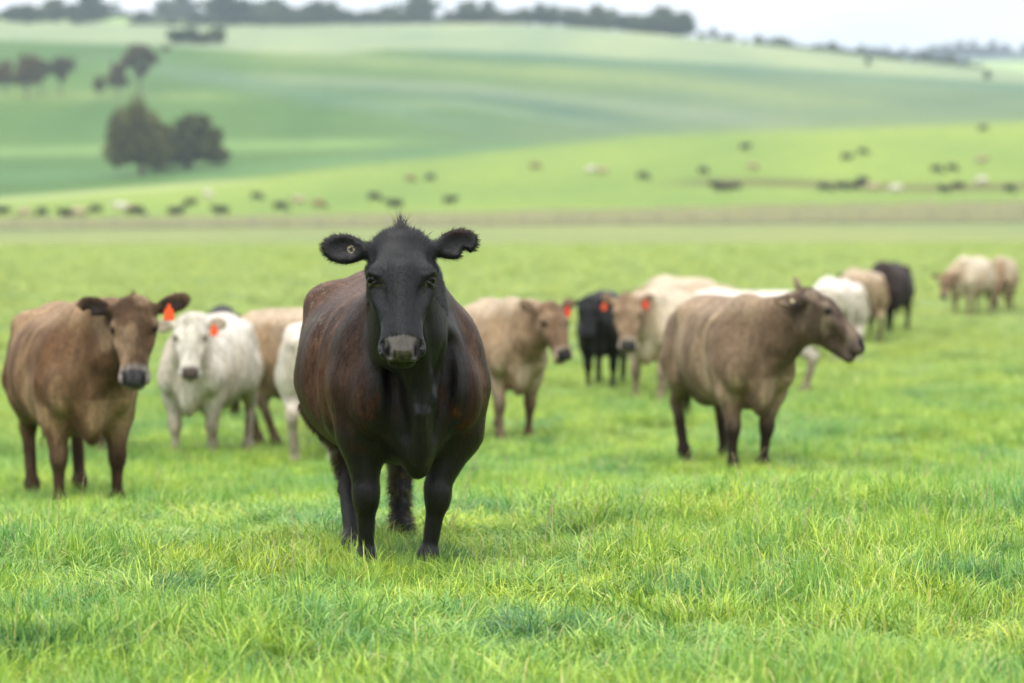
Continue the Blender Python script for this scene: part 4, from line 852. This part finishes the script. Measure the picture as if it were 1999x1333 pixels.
def blade_patch(seed, size, n, hmin, hmax, wid, mat, lean=0.5, dryf=0.05, disc=False, seg=3):
    rg = np.random.default_rng(seed)
    P = (rg.random((n, 2))-0.5)*size
    if disc: a = rg.random(n)*6.283; q = np.sqrt(rg.random(n))*size/2; P = np.stack([q*np.cos(a), q*np.sin(a)], 1)
    nn = vnoise(np.stack([P[:, 0], P[:, 1], P[:, 0]*0+seed], 1), 9, seed)
    hh = rg.uniform(hmin, hmax, n)*(0.65+0.7*nn); 
    if disc: hh *= 1.1-0.6*(np.hypot(P[:, 0], P[:, 1])/(size/2))**2
    ang = rg.random(n)*6.283; cl = vnoise(np.stack([P[:, 0], P[:, 1], P[:, 0]*0+seed+5], 1), 6, seed)*12.0
    ang = np.where(rg.random(n) < 0.6, cl+rg.normal(0, 0.5, n), ang)
    if disc: ang = np.where(rg.random(n) < 0.7, np.arctan2(P[:, 1], P[:, 0])+rg.normal(0, 0.4, n), ang)
    le = np.abs(rg.normal(lean, lean*0.55, n)); d = np.stack([np.cos(ang), np.sin(ang)], 1); fa_ = ang+rg.normal(1.57, 0.8, n); s = np.stack([np.cos(fa_), np.sin(fa_)], 1)
    w_ = wid*rg.uniform(0.55, 1.3, n); rows = []; R0 = []
    for k in range(seg+1):
        t = k/seg; hz_ = hh*(t-0.32*le*t*t*t*1.2); off = hh*le*(t**1.9)
        c = np.stack([P[:, 0]+d[:, 0]*off, P[:, 1]+d[:, 1]*off, hz_-0.015], 1)
        ww = w_*(1-t**1.6)*0.5
        if k < seg:
            rows += [c-np.stack([s[:, 0]*ww, s[:, 1]*ww, 0*ww], 1), c+np.stack([s[:, 0]*ww, s[:, 1]*ww, 0*ww], 1)]; R0 += [t, t]
        else: rows += [c]; R0 += [1]
    per = 2*seg+1; Vv = np.stack(rows, 1).reshape(-1, 3); b = (np.arange(n)*per)[:, None]
    quads = np.concatenate([b+np.array([2*k, 2*k+1, 2*k+3, 2*k+2]) for k in range(seg-1)]); tris = b+np.array([2*seg-2, 2*seg-1, 2*seg])
    me = bpy.data.meshes.new('blades'); nl = len(quads)*4+len(tris)*3
    me.vertices.add(len(Vv)); me.vertices.foreach_set('co', Vv.astype(np.float32).ravel()); me.loops.add(nl)
    me.loops.foreach_set('vertex_index', np.concatenate([quads.ravel(), tris.ravel()]).astype(np.int32)); me.polygons.add(len(quads)+len(tris))
    me.polygons.foreach_set('loop_start', np.concatenate([np.arange(len(quads))*4, len(quads)*4+np.arange(len(tris))*3]).astype(np.int32)); me.update(calc_edges=True)
    me.polygons.foreach_set('use_smooth', np.ones(len(me.polygons), bool))
    dry = (rg.random(n) < dryf)*rg.uniform(0.5, 1.0, n); var = rg.random(n)
    set_col(me, 'blade', np.stack([np.tile(R0, n), np.repeat(var, per), np.repeat(dry, per)], 1)); me.materials.append(mat); return me
def collection_of(name, meshes):
    c = bpy.data.collections.new(name)
    for k, me in enumerate(meshes): o = bpy.data.objects.new('%s_%02d' % (name, k), me); c.objects.link(o)
    return c
def scatter(name, pts, rot, scl, idx_, col, label, cat):
    me = bpy.data.meshes.new(name); me.vertices.add(len(pts)); me.vertices.foreach_set('co', np.asarray(pts, np.float32).ravel())
    for nm, ty, arr in (('rot', 'FLOAT_VECTOR', rot), ('scl', 'FLOAT_VECTOR', scl)):
        a = me.attributes.new(nm, ty, 'POINT'); a.data.foreach_set('vector', np.asarray(arr, np.float32).ravel())
    a = me.attributes.new('pick', 'INT', 'POINT'); a.data.foreach_set('value', np.asarray(idx_, np.int32))
    me.update(); o = bpy.data.objects.new(name, me); COL.objects.link(o)
    ng = bpy.data.node_groups.new(name, 'GeometryNodeTree')
    ng.interface.new_socket('Geometry', in_out='INPUT', socket_type='NodeSocketGeometry'); ng.interface.new_socket('Geometry', in_out='OUTPUT', socket_type='NodeSocketGeometry')
    nn = ng.nodes; gi = nn.new('NodeGroupInput'); go = nn.new('NodeGroupOutput'); ip = nn.new('GeometryNodeInstanceOnPoints'); ci = nn.new('GeometryNodeCollectionInfo')
    ci.inputs['Collection'].default_value = col; ci.inputs['Separate Children'].default_value = True; ci.inputs['Reset Children'].default_value = True
    def attr(nm, ty):
        a = nn.new('GeometryNodeInputNamedAttribute'); a.data_type = ty; a.inputs['Name'].default_value = nm; return a.outputs['Attribute']
    l = ng.links; l.new(gi.outputs[0], ip.inputs['Points']); l.new(ci.outputs[0], ip.inputs['Instance']); ip.inputs['Pick Instance'].default_value = True
    l.new(attr('pick', 'INT'), ip.inputs['Instance Index']); l.new(attr('rot', 'FLOAT_VECTOR'), ip.inputs['Rotation']); l.new(attr('scl', 'FLOAT_VECTOR'), ip.inputs['Scale'])
    l.new(ip.outputs[0], go.inputs[0]); md = o.modifiers.new('scatter', 'NODES'); md.node_group = ng
    prop(o, label, cat, kind='stuff'); return o
NG = collection_of('near_blades', [blade_patch(100+k, 0.55, 820, 0.06, 0.175, 0.0070, M_GRASS, 0.8) for k in range(10)])
FGc = collection_of('far_blades', [blade_patch(200+k, 0.60, 420, 0.08, 0.16, 0.013, M_GRASS, 0.5, seg=2) for k in range(6)])
TG = collection_of('tussock_blades', [blade_patch(300+k, 0.42, 420, 0.14, 0.27, 0.0065, M_TUSS, 0.6, 0.06, True) for k in range(4)])
LG = collection_of('long_blades', [blade_patch(500+k, 0.5, 26, 0.15, 0.29, 0.0075, M_GRASS, 1.0, 0.12, seg=5) for k in range(8)])
DG = collection_of('dry_blades', [blade_patch(400+k, 1.2, 260, 0.25, 0.55, 0.03, M_DRYG, 0.35, 0.3, False, 2) for k in range(3)])
def field_points(r0, r1, spx, half=0.245):
    P = []
    y = r0
    while y < r1:
        wv = half*y+0.6; n = int(2*wv/spx); x = -wv+(np.arange(n)+rng.random(n))*spx; P.append(np.stack([x, y+rng.uniform(-.5, .5, n)*spx], 1)); y += spx
    return np.concatenate(P)
def attrs(P, smin, smax, lo=0.6, hi=1.5):
    n = len(P); Q = np.stack([P[:, 0], P[:, 1], P[:, 0]*0], 1); hn = vnoise(Q, 0.8, 40)*0.6+vnoise(Q, 2.1, 41)*0.4
    s = rng.uniform(smin, smax, n); rot = np.stack([rng.normal(0, .08, n), rng.normal(0, .08, n), rng.random(n)*6.283], 1)
    zs = lo+(hi-lo)*sm(0.2, 0.8, hn); return rot, np.stack([s, s, s*zs], 1)
P = field_points(8.2, 24, 0.36); rot, scl = attrs(P, 0.9, 1.15)
P2 = field_points(24, 62, 0.46); rot2, scl2 = attrs(P2, 1.0, 1.3)
FT = np.array([[(px-1000)/F*d+rng.uniform(-.16, .16), d+rng.uniform(-.22, .12)] for px, d in ((712, 12.1), (834, 12.1), (690, 12.9), (790, 13.3)) for _ in range(7)])
P = np.concatenate([P, FT]); rot = np.concatenate([rot, np.stack([np.zeros(28), np.zeros(28), rng.random(28)*6.28], 1)]); scl = np.concatenate([scl, np.tile([0.45, 0.45, 0.95], (28, 1))])
PA = np.concatenate([P, P2]); Z = ground(PA[:, 0], PA[:, 1])
scatter('grass', np.column_stack([PA, Z]), np.concatenate([rot, rot2]), np.concatenate([scl, scl2]), rng.integers(0, 10, len(PA)), NG, 'lush yellow green pasture grass covering the whole foreground', 'grass')
P3 = field_points(62, 170, 1.05); rot, scl = attrs(P3, 2.0, 2.7, 0.5, 0.9)
scatter('grass', np.column_stack([P3, ground(P3[:, 0], P3[:, 1])]), rot, scl, rng.integers(0, 6, len(P3)), FGc, 'short blurred grass of the flat meadow behind the herd', 'grass')
# darker tussocks: seen ones first, then a loose scatter
TS = []
for px, py, n, sx in ((705, 1118, 5, 30), (835, 1108, 4, 25), (1290, 1010, 9, 90), (1180, 1040, 5, 80), (1560, 1135, 8, 80), (1830, 1150, 10, 90), (1200, 1000, 4, 60), (520, 950, 10, 80), (1960, 1040, 8, 60), (60, 1290, 9, 90), (760, 1130, 3, 90), (1650, 1000, 5, 120), (300, 1180, 4, 70), (1330, 1180, 4, 60), (1700, 880, 4, 60), (1950, 820, 6, 60), (150, 900, 3, 80), (1080, 880, 4, 90)):
    for _ in range(n):
        qx, qy = px+random.gauss(0, sx*0.55), py+random.gauss(0, 10)
        d = 12.0
        for _i in range(12): d = F*(CAMZ-gz((qx-1000)/F*d, d))/max(qy-HY, 60)
        TS.append(((qx-1000)/F*d, d))
for _ in range(120): d = 8.5+random.random()**0.6*45; TS.append((random.uniform(-.24, .24)*d, d))
TS = np.array(TS); n = len(TS); s = rng.uniform(0.55, 1.1, n)
scatter('tussocks', np.column_stack([TS, ground(TS[:, 0], TS[:, 1])]), np.stack([0*s, 0*s, rng.random(n)*6.28], 1), np.stack([s, s, s*rng.uniform(0.55, 0.9, n)], 1), rng.integers(0, 4, n), TG, 'darker blue green grass tussocks dotted through the pasture', 'grass')
n = 2600; th = rng.uniform(-0.22, 0.22, n); rr_ = rng.uniform(303.5, 346, n); P = np.stack([rr_*np.sin(th), rr_*np.cos(th)], 1); s = rng.uniform(0.7, 1.2, n)
scatter('rank_grass', np.column_stack([P, ground(P[:, 0], P[:, 1])]), np.stack([0*s, 0*s, rng.random(n)*6.28], 1), np.stack([s*1.6, s*1.6, s], 1), rng.integers(0, 3, n), DG, 'strip of dry straw coloured rank grass along the far fence', 'grass')
P4 = field_points(8.4, 26, 0.42); P4 = P4[vnoise(np.stack([P4[:, 0], P4[:, 1], P4[:, 0]*0], 1), 0.7, 51)*0.7+0.3*rng.random(len(P4)) > 0.42]; rot, scl = attrs(P4, 0.7, 1.1, 0.6, 1.0)
scatter('grass', np.column_stack([P4, ground(P4[:, 0], P4[:, 1])]), rot, scl, rng.integers(0, 8, len(P4)), LG, 'longer arching grass blades standing out of the foreground pasture', 'grass')
# pale dry seed stems
ST = []
for px, py in [(95, 1080), (110, 1100), (35, 1120), (150, 1050), (1440, 930), (1455, 950), (1560, 960), (1620, 900), (985, 870), (1330, 960), (1900, 1000), (1210, 940), (420, 990), (1750, 1020), (560, 1200), (1060, 1090), (1480, 1090)]+[(random.uniform(0, 2000), random.uniform(880, 1150)) for _ in range(60)]:
    d = 13.0
    for _i in range(12): d = F*(CAMZ-gz((px-1000)/F*d, d))/max(py-HY, 60)
    ST.append(((px-1000)/F*d, d))
vs, fs = [], []
for x, y in ST:
    z = gz(x, y); hh = random.uniform(0.22, 0.42); lx, ly = random.gauss(0, .07), random.gauss(0, .05); k = len(vs)
    for t in (0, .35, .7, 1):
        rad = 0.0022*(1-0.6*t); c = (x+lx*t*t, y+ly*t*t, z+hh*t)
        for q in range(3): vs.append((c[0]+rad*math.cos(q*2.09), c[1]+rad*math.sin(q*2.09), c[2]))
    for i in range(3):
        for q in range(3): fs.append((k+3*i+q, k+3*i+(q+1) % 3, k+3*i+3+(q+1) % 3, k+3*i+3+q))
    for j in range(9):   # seed head
        t = 0.82+0.022*j; c = np.array([x+lx*t*t, y+ly*t*t, z+hh*t]); a = random.random()*6.28; k2 = len(vs); rd = 0.006*(1.1-(t-0.8)*3)
        vs += [tuple(c), tuple(c+np.array([rd*math.cos(a), rd*math.sin(a), 0.008])), tuple(c+np.array([0, 0, 0.014]))]; fs.append((k2, k2+1, k2+2))
o = mesh_obj('dry_stems', vs, fs, simple('dry_straw', (0.45, 0.37, 0.22), 0.7, 0.2)); prop(o, 'thin pale dry grass stems rising above the green pasture', 'grass', kind='stuff')
